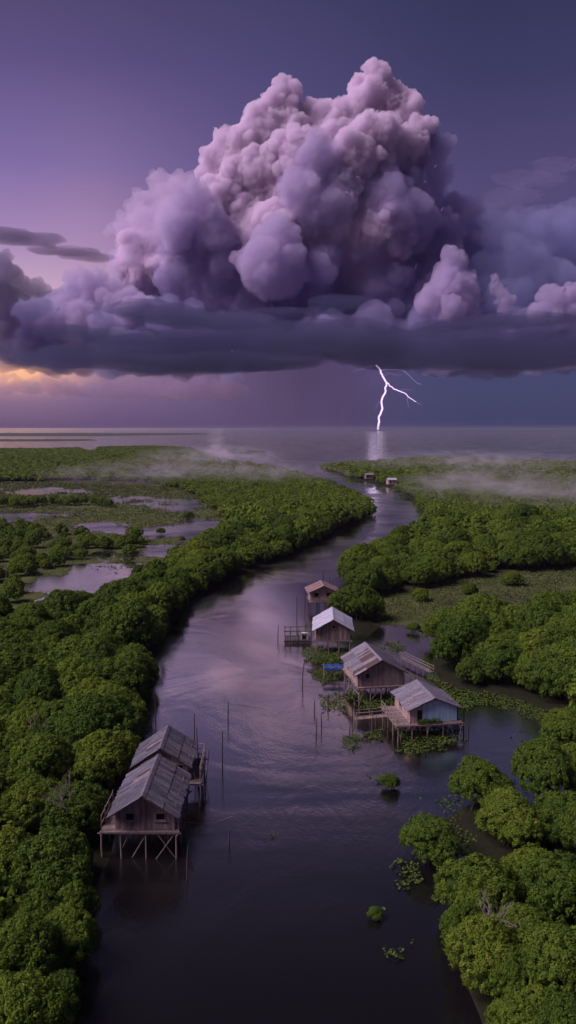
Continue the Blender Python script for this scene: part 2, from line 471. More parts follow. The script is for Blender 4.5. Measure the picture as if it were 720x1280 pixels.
SHRUB_L = [poly(p, 2.0) for p in ([(-300, 655), (60, 655), (120, 668), (150, 680), (120, 690), (55, 706), (45, 720), (52, 742), (0, 752), (-300, 760)],
                                  [(118, 690), (140, 672), (178, 668), (188, 676), (184, 692), (150, 702), (120, 702)],
                                  [(-300, 622), (80, 624), (150, 628), (100, 632), (-300, 632)])]
POOLS = [poly(p, 0.0) for p in (
    [(-200, 611), (60, 610), (118, 613), (122, 618), (70, 618), (30, 621), (-200, 622)],
    [(-200, 634), (30, 637), (80, 633), (128, 637), (110, 644), (60, 647), (20, 654), (-200, 660)],
    [(125, 618), (190, 622), (245, 625), (262, 634), (230, 640), (180, 636), (130, 630)],
    [(110, 655), (160, 662), (200, 658), (250, 650), (292, 660), (280, 672), (250, 684), (205, 696), (190, 692), (192, 676), (150, 668), (110, 662)],
    [(52, 748), (60, 722), (90, 706), (108, 704), (124, 690), (150, 703), (172, 700), (180, 712), (170, 728), (150, 740), (120, 742), (100, 735), (80, 750), (60, 760)],
    [(160, 596), (205, 597), (215, 602), (180, 604)], [(94, 559), (118, 560), (126, 564), (108, 566)], [(142, 572), (156, 573), (152, 576), (144, 576)],
    [(600, 744), (640, 740), (655, 748), (700, 756), (688, 760), (660, 756), (630, 750), (605, 752)], [(655, 748), (690, 750), (696, 758), (670, 758)])]
def inside(P, pl):
    x, y = P[:, 0], P[:, 1]
    r = np.zeros(len(P), bool)
    n = len(pl)
    for i in range(n):
        x1, y1 = pl[i]; x2, y2 = pl[(i + 1) % n]
        c = ((y1 > y) != (y2 > y))
        with np.errstate(divide='ignore', invalid='ignore'):
            xi = (x2 - x1) * (y - y1) / (y2 - y1 + 1e-12) + x1
        r ^= c & (x < xi)
    return r
def sdist(P, pl):
    """signed distance, positive inside"""
    d = np.full(len(P), 1e9)
    n = len(pl)
    for i in range(n):
        a = pl[i]; b = pl[(i + 1) % n]; ab = b - a
        t = np.clip(((P - a) @ ab) / (ab @ ab + 1e-9), 0, 1)
        q = a + t[:, None] * ab
        d = np.minimum(d, np.hypot(*(P - q).T))
    return np.where(inside(P, pl), d, -d)
def vnoise(P, s, seed=0.0):
    """fast value noise with three octaves, about -1..1"""
    def one(X, Y, sd):
        xi = np.floor(X).astype(np.int64); yi = np.floor(Y).astype(np.int64)
        fx = X - xi; fy = Y - yi
        fx = fx * fx * (3 - 2 * fx); fy = fy * fy * (3 - 2 * fy)
        def h(a, b):
            v = (a * 374761393 + b * 668265263 + int(sd * 9973) * 1442695041) & 0x7fffffff
            v = ((v ^ (v >> 13)) * 1274126177) & 0x7fffffff
            return (v ^ (v >> 16)) % 65536 / 32768.0 - 1
        return (h(xi, yi) * (1 - fx) + h(xi + 1, yi) * fx) * (1 - fy) + (h(xi, yi + 1) * (1 - fx) + h(xi + 1, yi + 1) * fx) * fy
    X, Y = P[:, 0] / s, P[:, 1] / s
    return 0.55 * one(X, Y, seed) + 0.3 * one(X * 2.1, Y * 2.1, seed + 1) + 0.15 * one(X * 4.3, Y * 4.3, seed + 2)
def scaled(P, pl):
    return sdist(P, pl)
def ground_height(P):
    d = np.hypot(P[:, 0], P[:, 1])
    big = np.clip(d / 120.0, 0.6, 6.0)          # coarser shore detail far away
    nz = vnoise(P, 9.0, 3) * 1.6 + vnoise(P, 40.0, 5) * 3.0 * np.clip(d / 200, 0.2, 2)
    land = np.maximum.reduce([sdist(P, LAND_L), sdist(P, LAND_R), sdist(P, LAND_B)]) - 0.5
    h = np.clip((land + 0.5 * nz) * 0.25, -1.2, 0.45)
    mar = np.maximum(sdist(P, MARSH_L), sdist(P, MARSH_R))
    h = np.where((mar > 0) & (h > 0.1), 0.13 + 0.16 * vnoise(P, 7.0, 11) + 0.14 * vnoise(P * np.array([0.45, 1.0]), 18.0, 21), h)
    pool = np.full(len(P), -1e9)
    for pl in POOLS: pool = np.maximum(pool, sdist(P, pl))
    k = np.minimum(pool, 4.5) + 1.0 + vnoise(P, 22.0, 31) * 11.0 + vnoise(P, 6.0, 41) * 6.0 + vnoise(P @ np.array([[.8, .6], [-.6, .8]]), 3.3, 43) * 3.0
    h = np.where(pool > -12, np.minimum(h, np.clip(-k * 0.12 + 0.05, -0.5, 0.5)), h)
    return h
def in_trees(P):
    shrub = np.zeros(len(P), bool)
    for s in SHRUB_L: shrub |= inside(P, s)
    land = inside(P, LAND_L) | inside(P, LAND_R) | inside(P, LAND_B)
    mar = inside(P, MARSH_L) | inside(P, MARSH_R)
    return land, mar, shrub

# ------------------------------------------------------------------ water and ground
def water_material():
    M = Mat('water')
    M.t.nodes.remove(M.b)
    p = M.pos()
    mp = M.n('ShaderNodeMapping'); mp.inputs['Scale'].default_value = (1, 0.55, 1); M.l(p, mp.inputs[0])
    n1 = M.noise(1.1, 3, 0.6, mp.outputs[0])
    n2 = M.noise(0.22, 3, 0.6, mp.outputs[0], 1.0)
    big = M.maprange(M.noise(0.035, 3, 0.55, p, 1.2), 0.38, 0.64, 0.12, 1.0)
    h = M.math('ADD', M.math('MULTIPLY', n1, 0.05), M.math('MULTIPLY', n2, 0.11))
    n3 = M.noise(4.5, 2, 0.6, mp.outputs[0])
    h = M.math('ADD', M.math('MULTIPLY', h, big), M.math('MULTIPLY', n3, 0.010))
    bp = M.n('ShaderNodeBump'); bp.inputs['Strength'].default_value = 0.9; bp.inputs['Distance'].default_value = 1.0; M.l(h, bp.inputs['Height'])
    df = M.n('ShaderNodeBsdfDiffuse'); df.inputs[0].default_value = (0.008, 0.007, 0.008, 1)
    gl = M.n('ShaderNodeBsdfGlossy'); gl.inputs[0].default_value = (0.96, 1.0, 0.80, 1)
    M.l(bp.outputs[0], gl.inputs['Normal'])
    M.l(M.maprange(big, 0.1, 1.0, 0.09, 0.27), gl.inputs['Roughness'])
    lw = M.n('ShaderNodeLayerWeight'); lw.inputs['Blend'].default_value = 0.5
    f = M.ramp(lw.outputs['Facing'], [(0.0, (0.05,) * 3), (0.40, (0.08,) * 3), (0.50, (0.26,) * 3), (0.60, (0.62,) * 3), (0.72, (0.90,) * 3), (1.0, (1.0,) * 3)])
    mx = M.n('ShaderNodeMixShader'); M.l(f, mx.inputs[0]); M.l(df.outputs[0], mx.inputs[1]); M.l(gl.outputs[0], mx.inputs[2])
    M.l(mx.outputs[0], M.out.inputs[0])
    return M.m
MW = water_material()
wv = []; wf = []
ys = [-60, 0, 30, 60, 100, 200, 400, 800, 1600, 3200, 6400, 12000, 25000, 60000]
for y in ys:
    w = max(80, abs(y) * 1.2 + 60)
    for k in range(9): wv.append((-w + 2 * w * k / 8, y, 0))
for j in range(len(ys) - 1):
    for k in range(8): wf.append((j * 9 + k, j * 9 + k + 1, (j + 1) * 9 + k + 1, (j + 1) * 9 + k))
tag(mesh_obj('water', wv, wf, MW), kind='structure')

def ground_material():
    M = Mat('marsh_ground')
    p = M.pos()
    a = M.noise(0.12, 5, 0.65, p); b_ = M.noise(1.3, 5, 0.7, p); c = M.noise(0.02, 3, 0.5, p)
    col = M.ramp(a, [(0.3, (0.065, 0.092, 0.030)), (0.5, (0.105, 0.130, 0.044)), (0.7, (0.150, 0.155, 0.066))])
    col = M.mix(M.maprange(b_, 0.35, 0.7, 0, 0.7), col, (0.050, 0.075, 0.020))
    col = M.mix(M.maprange(c, 0.4, 0.6, 0, 0.5), col, (0.095, 0.105, 0.040))
    at_ = M.n('ShaderNodeAttribute'); at_.attribute_name = 'tint'     # open marsh, else mud and leaf litter under the trees
    col = M.mix(at_.outputs['Fac'], (0.022, 0.024, 0.013), col)
    sep = M.n('ShaderNodeSeparateXYZ'); M.l(p, sep.inputs[0])
    col = M.mix(M.maprange(sep.outputs['Z'], 0.0, 0.05), (0.035, 0.032, 0.018), col)   # wet mud at the water's edge
    M.l(col, M.b.inputs['Base Color'])
    M.b.inputs['Roughness'].default_value = 0.9
    M.b.inputs['Specular IOR Level'].default_value = 0.05
    M.bump(b_, 0.8, 0.3)
    return M.m
NR, NC = 620, 340
yy = 22 * (2600 / 22.0) ** (np.arange(NR) / (NR - 1))
uu = np.linspace(-1, 1, NC)
GX = (yy * 0.62 + 26)[:, None] * uu[None, :]
GY = np.repeat(yy[:, None], NC, 1)
GP = np.stack([GX.ravel(), GY.ravel()], 1)
GH = ground_height(GP)
idx = np.arange(NR * NC).reshape(NR, NC)
Q = np.stack([idx[:-1, :-1], idx[:-1, 1:], idx[1:, 1:], idx[1:, :-1]], -1).reshape(-1, 4)
keep = GH[Q].max(1) > -0.6
GM = np.clip(np.maximum(sdist(GP, MARSH_L), sdist(GP, MARSH_R)) / 4 + .5, 0, 1)
gme = np_mesh('ground', np.column_stack([GP, GH]), Q[keep], [ground_material()], smooth=True, colors=GM)
go = bpy.data.objects.new('ground', gme); COL.objects.link(go); tag(go, kind='structure')
# ------------------------------------------------------------------ mangroves
def leaf_material():
    M = Mat('mangrove_leaf')
    at_ = M.n('ShaderNodeAttribute'); at_.attribute_name = 'tint'
    oi = M.n('ShaderNodeObjectInfo')
    f = M.math('ADD', M.math('MULTIPLY', at_.outputs['Fac'], 0.66), M.math('MULTIPLY', oi.outputs['Random'], 0.36))
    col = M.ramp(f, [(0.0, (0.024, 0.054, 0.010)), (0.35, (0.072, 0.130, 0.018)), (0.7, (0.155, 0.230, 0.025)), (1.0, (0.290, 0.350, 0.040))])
    M.l(col, M.b.inputs['Base Color'])
    M.b.inputs['Roughness'].default_value = 0.75
    M.b.inputs['Specular IOR Level'].default_value = 0.08
    tr = M.n('ShaderNodeBsdfTranslucent'); M.l(col, tr.inputs[0])
    mx = M.n('ShaderNodeMixShader'); mx.inputs[0].default_value = 0.25
    M.l(M.b.outputs[0], mx.inputs[1]); M.l(tr.outputs[0], mx.inputs[2]); M.l(mx.outputs[0], M.out.inputs[0])
    return M.m
def bark_material(name, c1, c2):
    M = Mat(name)
    p = M.obj()
    M.l(M.ramp(M.noise(6, 5, 0.7, p), [(0.3, c1), (0.7, c2)]), M.b.inputs['Base Color'])
    M.b.inputs['Roughness'].default_value = 0.9
    M.bump(M.noise(14, 4, 0.7, p), 0.6, 0.05)
    return M.m
LEAF = leaf_material()
BARK = bark_material('mangrove_bark', (0.06, 0.045, 0.035), (0.15, 0.12, 0.10))
DEADWOOD = bark_material('dead_wood', (0.20, 0.16, 0.15), (0.34, 0.29, 0.28))
ICO1 = ico(1)
def unit(rng, n):
    v = rng.normal(size=(n, 3)); return v / np.linalg.norm(v, axis=1)[:, None]
def crown_arrays(seed, R=3.0, H=4.9, base=0.8, leaf=0.10, ntuft=540, per=38, tuft=0.36, lobes_n=9):
    """lobed dome of leafy tufts: vertices, quads, tint"""
    rng = np.random.default_rng(seed)
    cz = base + (H - base) * 0.42
    L = [(0, 0, cz + (H - cz) * 0.22, R * 0.60)]
    for k in range(lobes_n):
        a = 2 * math.pi * (k + rng.uniform(-.3, .3)) / lobes_n * (1 if k < lobes_n else 1)
        lvl = k % 3
        rr = R * (0.60, 0.52, 0.34)[lvl] * rng.uniform(.85, 1.12)
        zz = base + (H - base) * (0.30, 0.42, 0.60)[lvl] * rng.uniform(.85, 1.1)
        L.append((math.cos(a) * rr, math.sin(a) * rr, zz, R * rng.uniform(.32, .58)))
    L = np.array(L)
    # tufts on the lobes' outer skin
    T = []
    pw = np.cumsum(L[:, 3] ** 2 / np.sum(L[:, 3] ** 2))
    while len(T) < ntuft:
        i = min(int(np.searchsorted(pw, rng.random())), len(L) - 1)
        d = unit(rng, 1)[0]
        if d[2] < -0.45: d[2] = -d[2]
        p = L[i, :3] + d * L[i, 3] * rng.uniform(.9, 1.06)
        o = np.linalg.norm(L[:, :3] - p, axis=1) / L[:, 3]
        o[i] = 9
        if o.min() < 0.86 or p[2] < base * 0.6: continue
        T.append((*p, *d, tuft * rng.uniform(.7, 1.35), rng.random()))
    T = np.array(T)
    n = len(T) * per
    ti = np.repeat(np.arange(len(T)), per)
    d = unit(rng, n)
    d = d + T[ti, 3:6] * 0.75 + np.array([0, 0, 0.25])
    d /= np.linalg.norm(d, axis=1)[:, None]
    c = T[ti, :3] + d * (T[ti, 6] * rng.uniform(.55, 1.05, n))[:, None]
    nrm = d + 0.45 * unit(rng, n); nrm /= np.linalg.norm(nrm, axis=1)[:, None]
    a = np.cross(nrm, unit(rng, n)); a /= np.linalg.norm(a, axis=1)[:, None] + 1e-9
    b = np.cross(nrm, a)
    s = leaf * rng.uniform(.7, 1.3, n)[:, None]
    V = np.stack([c - a * s, c + b * s * .55, c + a * s, c - b * s * .55], 1).reshape(-1, 3)
    F = np.arange(n * 4).reshape(-1, 4)
    tint = np.clip(0.25 + 0.45 * rng.random(n) + 0.35 * (T[ti, 7] - 0.5), 0, 1)
    # leafy core that closes the dome
    bv, bf = ICO1
    CV = []; CF = []; off = len(V)
    for (x, y, z, r) in L:
        CV.append(bv * r * 0.72 * np.array([1, 1, .95]) + np.array([x, y, z])); CF.append(bf + off); off += len(bv)
    CV = np.concatenate(CV); CF = np.concatenate(CF)
    V = np.concatenate([V, CV])
    F = np.concatenate([F, np.column_stack([CF, CF[:, 2]])]) if False else F
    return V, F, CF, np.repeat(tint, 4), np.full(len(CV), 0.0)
def crown_mesh(name, **k):
    V, F, CF, t1, t2 = crown_arrays(**k)
    me = bpy.data.meshes.new(name)
    me.vertices.add(len(V)); me.vertices.foreach_set('co', V.astype(np.float32).ravel())
    li = np.concatenate([F.ravel(), CF.ravel()]).astype(np.int32)
    me.loops.add(len(li)); me.loops.foreach_set('vertex_index', li)
    tot = np.concatenate([np.full(len(F), 4), np.full(len(CF), 3)]).astype(np.int32)
    me.polygons.add(len(tot)); me.polygons.foreach_set('loop_total', tot)
    me.polygons.foreach_set('loop_start', np.concatenate([[0], np.cumsum(tot)[:-1]]).astype(np.int32))
    me.materials.append(LEAF)
    a = me.attributes.new('tint', 'FLOAT', 'POINT'); a.data.foreach_set('value', np.concatenate([t1, t2]).astype(np.float32))
    me.update(); me.validate()
    return me
def tube_arrays(path, radii, k=6):
    V = []; F = []
    pts = [Vector(p) for p in path]
    for i, p in enumerate(pts):
        d = (pts[min(i + 1, len(pts) - 1)] - pts[max(i - 1, 0)]).normalized()
        u = d.cross(Vector((0.3, 0.9, 0.1))).normalized(); w = d.cross(u)
        for j in range(k):
            a = 2 * math.pi * j / k
            V.append(p + (u * math.cos(a) + w * math.sin(a)) * radii[i])
    for i in range(len(pts) - 1):
        for j in range(k):
            F.append((i * k + j, i * k + (j + 1) % k, (i + 1) * k + (j + 1) % k, (i + 1) * k + j))
    F.append(tuple(range(k))[::-1]); F.append(tuple((len(pts) - 1) * k + j for j in range(k)))
    return V, F
class MB:
    """collects shapes into one mesh"""
    def __init__(s): s.v = []; s.f = []; s.t = []
    def add(s, V, F, tint=0.5):
        o = len(s.v); s.v += [tuple(p) for p in V]; s.f += [tuple(i + o for i in q) for q in F]; s.t += [tint] * len(V)
    def tube(s, path, radii, k=6, tint=0.5):
        if isinstance(radii, (int, float)): radii = [radii] * len(path)
        s.add(*tube_arrays(path, radii, k), tint)
    def box(s, c, size, tint=0.5, rot=None):
        V = []
        for dx in (-.5, .5):
            for dy in (-.5, .5):
                for dz in (-.5, .5):
                    p = Vector((dx * size[0], dy * size[1], dz * size[2]))
                    if rot is not None: p = rot @ p
                    V.append(p + Vector(c))
        s.add(V, [(0, 1, 3, 2), (4, 6, 7, 5), (0, 4, 5, 1), (2, 3, 7, 6), (0, 2, 6, 4), (1, 5, 7, 3)], tint)
    def build(s, name, mat, parent=None, loc=None, smooth=False):
        me = bpy.data.meshes.new(name)
        me.from_pydata(s.v, [], s.f)
        me.materials.append(mat)
        a = me.attributes.new('tint', 'FLOAT', 'POINT'); a.data.foreach_set('value', np.array(s.t, dtype=np.float32))
        if smooth: me.polygons.foreach_set('use_smooth', [True] * len(me.polygons))
        me.update()
        o = bpy.data.objects.new(name, me); COL.objects.link(o)
        if parent: o.parent = parent
        if loc is not None: o.location = loc
        return o
def trunk_mb(seed, R=3.0, H=4.9):
    rng = random.Random(seed)
    m = MB()
    top = (rng.uniform(-.3, .3), rng.uniform(-.3, .3), H * 0.62)
    m.tube([(0, 0, 0.7), (top[0] * .4, top[1] * .4, H * .3), top], [.16, .12, .07])
    for k in range(6):      # limbs
        a = k * 1.05 + rng.uniform(-.3, .3)
        m.tube([(top[0] * .4, top[1] * .4, H * rng.uniform(.22, .35)), (math.cos(a) * R * .35, math.sin(a) * R * .35, H * .5), (math.cos(a) * R * .6, math.sin(a) * R * .6, H * rng.uniform(.55, .7))], [.09, .06, .03], 5)
    for k in range(9):      # arched prop roots
        a = k * 0.7 + rng.uniform(-.2, .2); r = rng.uniform(.8, 1.9)
        m.tube([(0, 0, rng.uniform(.8, 1.6)), (math.cos(a) * r * .55, math.sin(a) * r * .55, .9), (math.cos(a) * r, math.sin(a) * r, -.5)], [.05, .045, .03], 5)
    return m
def dead_branch_mb(seed, s=1.0):
    rng = random.Random(seed)
    m = MB()
    def grow(p, d, L, r, lv):
        q = p + d * L * .5 + Vector((rng.uniform(-.1, .1), rng.uniform(-.1, .1), rng.uniform(-.05, .1))) * L
        e = p + d * L
        m.tube([p, q, e], [r, r * .8, r * .55], 5)
        if lv < 4:
            for k in range(rng.choice((2, 3))):
                nd = (d + Vector((rng.uniform(-.8, .8), rng.uniform(-.8, .8), rng.uniform(-.35, .55)))).normalized()
                grow(e if k else q, nd, L * rng.uniform(.6, .85), r * .6, lv + 1)
    for k in range(3):
        a = rng.uniform(0, 6.28)
        grow(Vector((0, 0, -.8 * s)), Vector((math.cos(a) * .6, math.sin(a) * .6, .8)).normalized(), 1.15 * s, .055 * s, 0)
    return m

# --- where trees stand
rng = np.random.default_rng(77)
def scatter(spacing_fn, x_of, y0, y1):
    """jittered rows whose spacing grows with distance"""
    P = []
    y = y0
    row = 0
    while y < y1:
        s = spacing_fn(y)
        w = y * 0.40 + 12
        xs = np.arange(-w, w, s) + (s / 2 if row % 2 else 0)
        p = np.stack([xs + rng.uniform(-.42, .42, len(xs)) * s, np.full(len(xs), y) + rng.uniform(-.42, .42, len(xs)) * s], 1)
        P.append(p); y += s * 0.86; row += 1
    return np.concatenate(P)
spacing = lambda y: 3.85 if y < 150 else min(7.6, 3.85 + (y - 150) * 0.0045)
P = scatter(spacing, None, 24.0, 1600.0)
land, mar, shrub = in_trees(P)
dL, dR, dB = sdist(P, LAND_L), sdist(P, LAND_R), sdist(P, LAND_B)
edge = np.maximum.reduce([dL, dR, dB])
pool = np.full(len(P), -1e9)
for pl in POOLS: pool = np.maximum(pool, sdist(P, pl))
size = np.clip(1.04 + 0.27 * rng.normal(size=len(P)), 0.6, 1.6)
keepm = (edge > 2.3 * np.array([spacing(y) for y in P[:, 1]]) / 4.4) & ~(mar & ~shrub) & (pool < -2.5)
thin = shrub & (rng.random(len(P)) < 0.5)
keepm &= ~thin
FORE = [(612, 1282, 30), (655, 1290, 34), (655, 1070, 34), (640, 1195, 34), (575, 1135, 30), (735, 1030, 40), (668, 1235, 34), (595, 973, 36), (631, 1015, 38), (675, 957, 36), (713, 950, 32), (707, 1012, 38), (591, 1098, 42), (598, 1170, 42), (693, 1100, 45), (686, 1186, 48), (704, 1262, 42), (640, 1248, 34), (649, 1133, 32), (750, 1090, 45), (745, 1190, 45),
        (55, 1085, 50), (28, 1185, 52), (80, 1150, 36), (26, 1010, 42), (90, 1010, 42), (5, 1075, 42), (55, 957, 42), (128, 945, 40), (20, 1262, 55), (138, 885, 36), (76, 905, 38), (-30, 1130, 50), (68, 1215, 34), (86, 1108, 34), (42, 1138, 38), (75, 1060, 36)]
FP = []
for fx, fy, fr in FORE:
    q = at(fx + (7 if fx > 500 else 0), fy, 3.0); FP.append((q.x, q.y, fr / FPX * (q.y * math.cos(PITCH) + 31 * math.sin(PITCH)) / 3.0 * 1.14))
FP = np.array(FP)
dfore = np.min(np.hypot(P[:, None, 0] - FP[None, :, 0], P[:, None, 1] - FP[None, :, 1]), 1)
keepm &= ~(dfore < 3.4)
for hx, hy in ((489, 607), (461, 600)):       # clearings of the two far riverside huts
    q = at(hx, hy, 0)
    keepm &= ~((np.abs(P[:, 0] - q.x) < 8.5) & (P[:, 1] < q.y + 8) & (P[:, 1] > q.y - 34))
keepm &= ~((P[:, 1] < 75) & (P[:, 0] > 0))
keepm &= ~((P[:, 1] < 58) & (P[:, 0] < 0))
size = np.where(shrub & mar, size * 0.55, size)
P = np.concatenate([P[keepm], FP[:, :2]]); size = np.concatenate([size[keepm], FP[:, 2]]); edge = np.concatenate([edge[keepm], np.maximum.reduce([sdist(FP[:, :2], q_) for q_ in (LAND_L, LAND_R, LAND_B)])])
in_shrub = np.concatenate([(shrub & mar)[keepm], np.zeros(len(FP), bool)])
region = np.where(P[:, 0] < -6, np.where(inside(P, LAND_R), 1, 0), np.where(inside(P, LAND_L), 0, np.where((P[:, 1] < 76), 2, 1)))
dist = np.hypot(P[:, 0], P[:, 1])
sp = np.array([spacing(y) + .45 for y in P[:, 1]]) / 4.6
# lone trees: (px, py of the foot, crown radius m, label)
LONE = [(537, 1074, 2.3, 'small round mangrove standing alone in dark water left of the bottom right forest'),
        (525, 752, 1.8, 'small pointed bush alone on the grass left of two others below the right forest edge'),
        (587, 744, 1.7, 'round bush alone in the middle of the right-hand grass meadow'),
        (641, 733, 2.3, 'broad low bush alone at the back of the right-hand grass meadow'),
        (517, 790, 1.1, 'tiny bush at the edge of the still water behind the rusty-roofed hut'),
        (612, 764, 1.9, 'bush at the front of the meadow beside the thin strip of water'),
        (72, 750, 1.5, 'dark round bush standing in the pale left-hand pool'),
        (201, 668, 1.5, 'tiny round bush alone in the middle of the far left-hand pool'),
        (236, 650, 2.2, 'small dark bush on the far side of the left-hand pools'),
        (227, 677, 1.2, 'low flat bush in the far left-hand pool, right of a rounder one'),
        (176, 722, 2.0, 'round bush at the right rim of the pale left-hand pool'),
        (95, 762, 1.9, 'bush at the near rim of the pale left-hand pool'),
        (712, 932, 2.8, 'bright mangrove at the right photo edge beside the water behind the blue hut'),
        (468, 1148, 0.55, 'tiny bright green sapling alone in the dark open river water'),
        (488, 985, 0.9, 'low leafy bush in the water just above the small round mangrove'),
        ]
NVAR = 9
variants = [crown_mesh('mangrove_crown', seed=100 + i, R=3.0, lobes_n=(9, 8, 10)[i % 3]) for i in range(NVAR)]
tvars = [trunk_mb(i) for i in range(NVAR)]
px_of = lambda p: (360 + FPX * p[0] / (p[1] * math.cos(PITCH) + CAM_H * math.sin(PITCH)))
def vis_row(p, z=4):
    d = p[1] * math.cos(PITCH) - (z - CAM_H) * math.sin(PITCH)
    return 640 - FPX * (p[1] * math.sin(PITCH) + (z - CAM_H) * math.cos(PITCH)) / d
def in_frame(p, pad=25):
    x = px_of(p); y = vis_row(p)
    return -pad < x < 720 + pad and y < 1280 + 2 * pad
infr = np.array([in_frame(p) for p in P])
score = size / dist
score[~infr] = -1
order = np.argsort(-score)
N_IND = 300 - len(LONE)
ind = [i for i in order[:N_IND] if score[i] > 0]
indset = set(ind)
trunk_data = []
for i, tm in enumerate(tvars):
    o = tm.build('trunk', BARK); trunk_data.append(o.data); bpy.data.objects.remove(o)
HR = random.Random(41)
def place_tree(x, y, s, rz, var, label, group, dead=False, name='mangrove_tree', zs=1.0):
    r = empty(name, (x, y, 0.0), rz)
    q_ = HR.uniform(.88, 1.12)
    r.scale = (s * q_, s / q_, s * zs)
    tag(r, label, 'tree', group)
    c = bpy.data.objects.new('crown', variants[var]); COL.objects.link(c); c.parent = r
    t = bpy.data.objects.new('trunk', trunk_data[var]); COL.objects.link(t); t.parent = r
    if dead:
        b = dead_branch_mb(int(x * 7 + y), 1.15).build('dead_branch', DEADWOOD, r, (0.3, -1.2, 4.0))
        b['label'] = 'bare grey dead branches sticking out of the leaves'
    return r
dead_px = [(68, 905), (95, 962), (604, 1112)]
dead_idx = set()
for dpx in dead_px:
    q = np.array(at(dpx[0], dpx[1], 5.5)[:2])
    k = min(ind, key=lambda i: np.hypot(*(P[i] - q)))
    dead_idx.add(int(k))
dead_lab = {}
for k, dpx in zip(sorted(dead_idx, key=lambda i: -P[i][1]), dead_px):
    dead_lab[k] = {905: 'left bank mangrove with bare grey twigs, the farther of the two such trees',
                   962: 'left bank mangrove with bare grey twigs, the one nearer the front stilt hut',
                   1112: 'mangrove with pale forked dead branches on its crown, right of the dark open water'}[dpx[1]]
ORD = ['first', 'second', 'third', 'fourth', 'fifth', 'sixth', 'seventh', 'eighth', 'ninth', 'tenth', 'eleventh', 'twelfth', 'thirteenth', 'fourteenth', 'fifteenth', 'sixteenth', 'seventeenth', 'eighteenth', 'nineteenth', 'twentieth']
frontL = sorted([i for i in ind if region[i] == 0 and edge[i] < 4.6 and P[i][0] > -200], key=lambda i: P[i][1])[:20]
frontB = sorted([i for i in ind if region[i] == 2 and edge[i] < 4.6], key=lambda i: P[i][1])[:12]
front_lab = {}
for n_, i in enumerate(frontL): front_lab[i] = f'{ORD[n_]} mangrove from the bottom along the water edge of the left bank'
for n_, i in enumerate(frontB): front_lab[i] = f'{ORD[n_]} mangrove from the bottom along the water edge of the bottom right forest'
rr = random.Random(5)
def level(y):
    for lim, t in ((56, 'near the bottom edge of the photo'), (62.5, 'level with the legs of the front left hut'), (68, 'level with the front left hut'), (74, 'level with the rear left hut'),
                   (82, 'just beyond the rear left hut'), (90, 'level with the pale blue hut'), (96, 'just beyond the pale blue hut'), (106, 'level with the rust-patched hut'), (116, 'just beyond the rust-patched hut'),
                   (127, 'level with the pale-roofed hut'), (140, 'just beyond the pale-roofed hut'), (152, 'level with the farthest small hut'), (170, 'just beyond the farthest small hut'), (9999, 'well beyond the farthest small hut')):
        if y < lim: return t
ROWN = ['water-edge', 'second-row', 'third-row', 'fourth-row', 'fifth-row', 'sixth-row', 'far inland', 'far inland']
for i in ind:
    x, y = P[i]
    big = 'large' if size[i] > 1.12 else ('small' if size[i] < 0.9 else 'middling')
    side = ['left bank', 'right bank', 'bottom right'][region[i]]
    row = ROWN[int(min(7, max(0, (edge[i] - 1.9) / 4.2)))]
    lab = f'{big} {row} {side} mangrove {level(y)}'
    if in_shrub[i]: lab = f'{big} low scrub mangrove among the left marsh pools, {level(y)}'
    group = lab.replace('mangrove', 'mangroves', 1)
    if i in front_lab: lab = front_lab[i]; group = side + ' mangroves along the water'
    if i in dead_lab: lab = dead_lab[i]; group = 'mangroves with dead branches'
    place_tree(x, y, size[i] * 1.03 * sp[i], rr.uniform(0, 6.28), rr.randrange(NVAR), lab, group, i in dead_lab, zs=rr.uniform(.9, 1.08))
for (a, b, r_, lab) in LONE:
    q = at(a, b, 0)
    place_tree(q.x, q.y, r_ / 3.0, rr.uniform(0, 6.28), rr.randrange(NVAR), lab, None, name='mangrove_tree' if r_ > 2.2 else 'mangrove_bush', zs=0.85)
# --- the rest of the forest, merged, with fewer and larger leaf tufts farther off
rest = [i for i in range(len(P)) if i not in indset and px_of(P[i]) > -160 and px_of(P[i]) < 880 and P[i][1] > 20]
lod = {0: [crown_arrays(seed=300 + k, leaf=0.20, ntuft=200, per=16, tuft=0.44) for k in range(4)],
       1: [crown_arrays(seed=320 + k, leaf=0.36, ntuft=70, per=8, tuft=0.5, lobes_n=7) for k in range(4)],
       2: [crown_arrays(seed=340 + k, leaf=0.75, ntuft=26, per=3, tuft=0.6, lobes_n=5) for k in range(5)]}
VV = []; QQ = []; TT = []; vo = 0
for i in rest:
    lv = 0 if dist[i] < 240 else (1 if dist[i] < 520 else 2)
    V, F, CF, t1, t2 = lod[lv][rr.randrange(len(lod[lv]))]
    a = rr.uniform(0, 6.28); c, s = math.cos(a), math.sin(a); k = size[i] * 1.06 * sp[i]
    zs = rr.uniform(.85, 1.1) / (1 + 1.0 * (sp[i] - 1))
    if dist[i] > 280: zs *= 0.80 / size[i]
    W = np.column_stack([(V[:, 0] * c - V[:, 1] * s) * k + P[i][0], (V[:, 0] * s + V[:, 1] * c) * k + P[i][1], V[:, 2] * k * zs])
    VV.append(W)
    QQ.append(np.concatenate([F, np.column_stack([CF, CF[:, 2]])]) + vo)
    tt = np.clip(np.concatenate([t1, t2]) * 0.62 + rr.uniform(0, .30), 0, 1); TT.append(tt)
    vo += len(V)
VV = np.concatenate(VV); QQ = np.concatenate(QQ); TT = np.concatenate(TT)
tri = QQ[:, 2] == QQ[:, 3]
me = bpy.data.meshes.new('distant_mangrove_forest')
me.vertices.add(len(VV)); me.vertices.foreach_set('co', VV.astype(np.float32).ravel())
qd, tr_ = QQ[~tri], QQ[tri][:, :3]
li = np.concatenate([qd.ravel(), tr_.ravel()]).astype(np.int32)
me.loops.add(len(li)); me.loops.foreach_set('vertex_index', li)
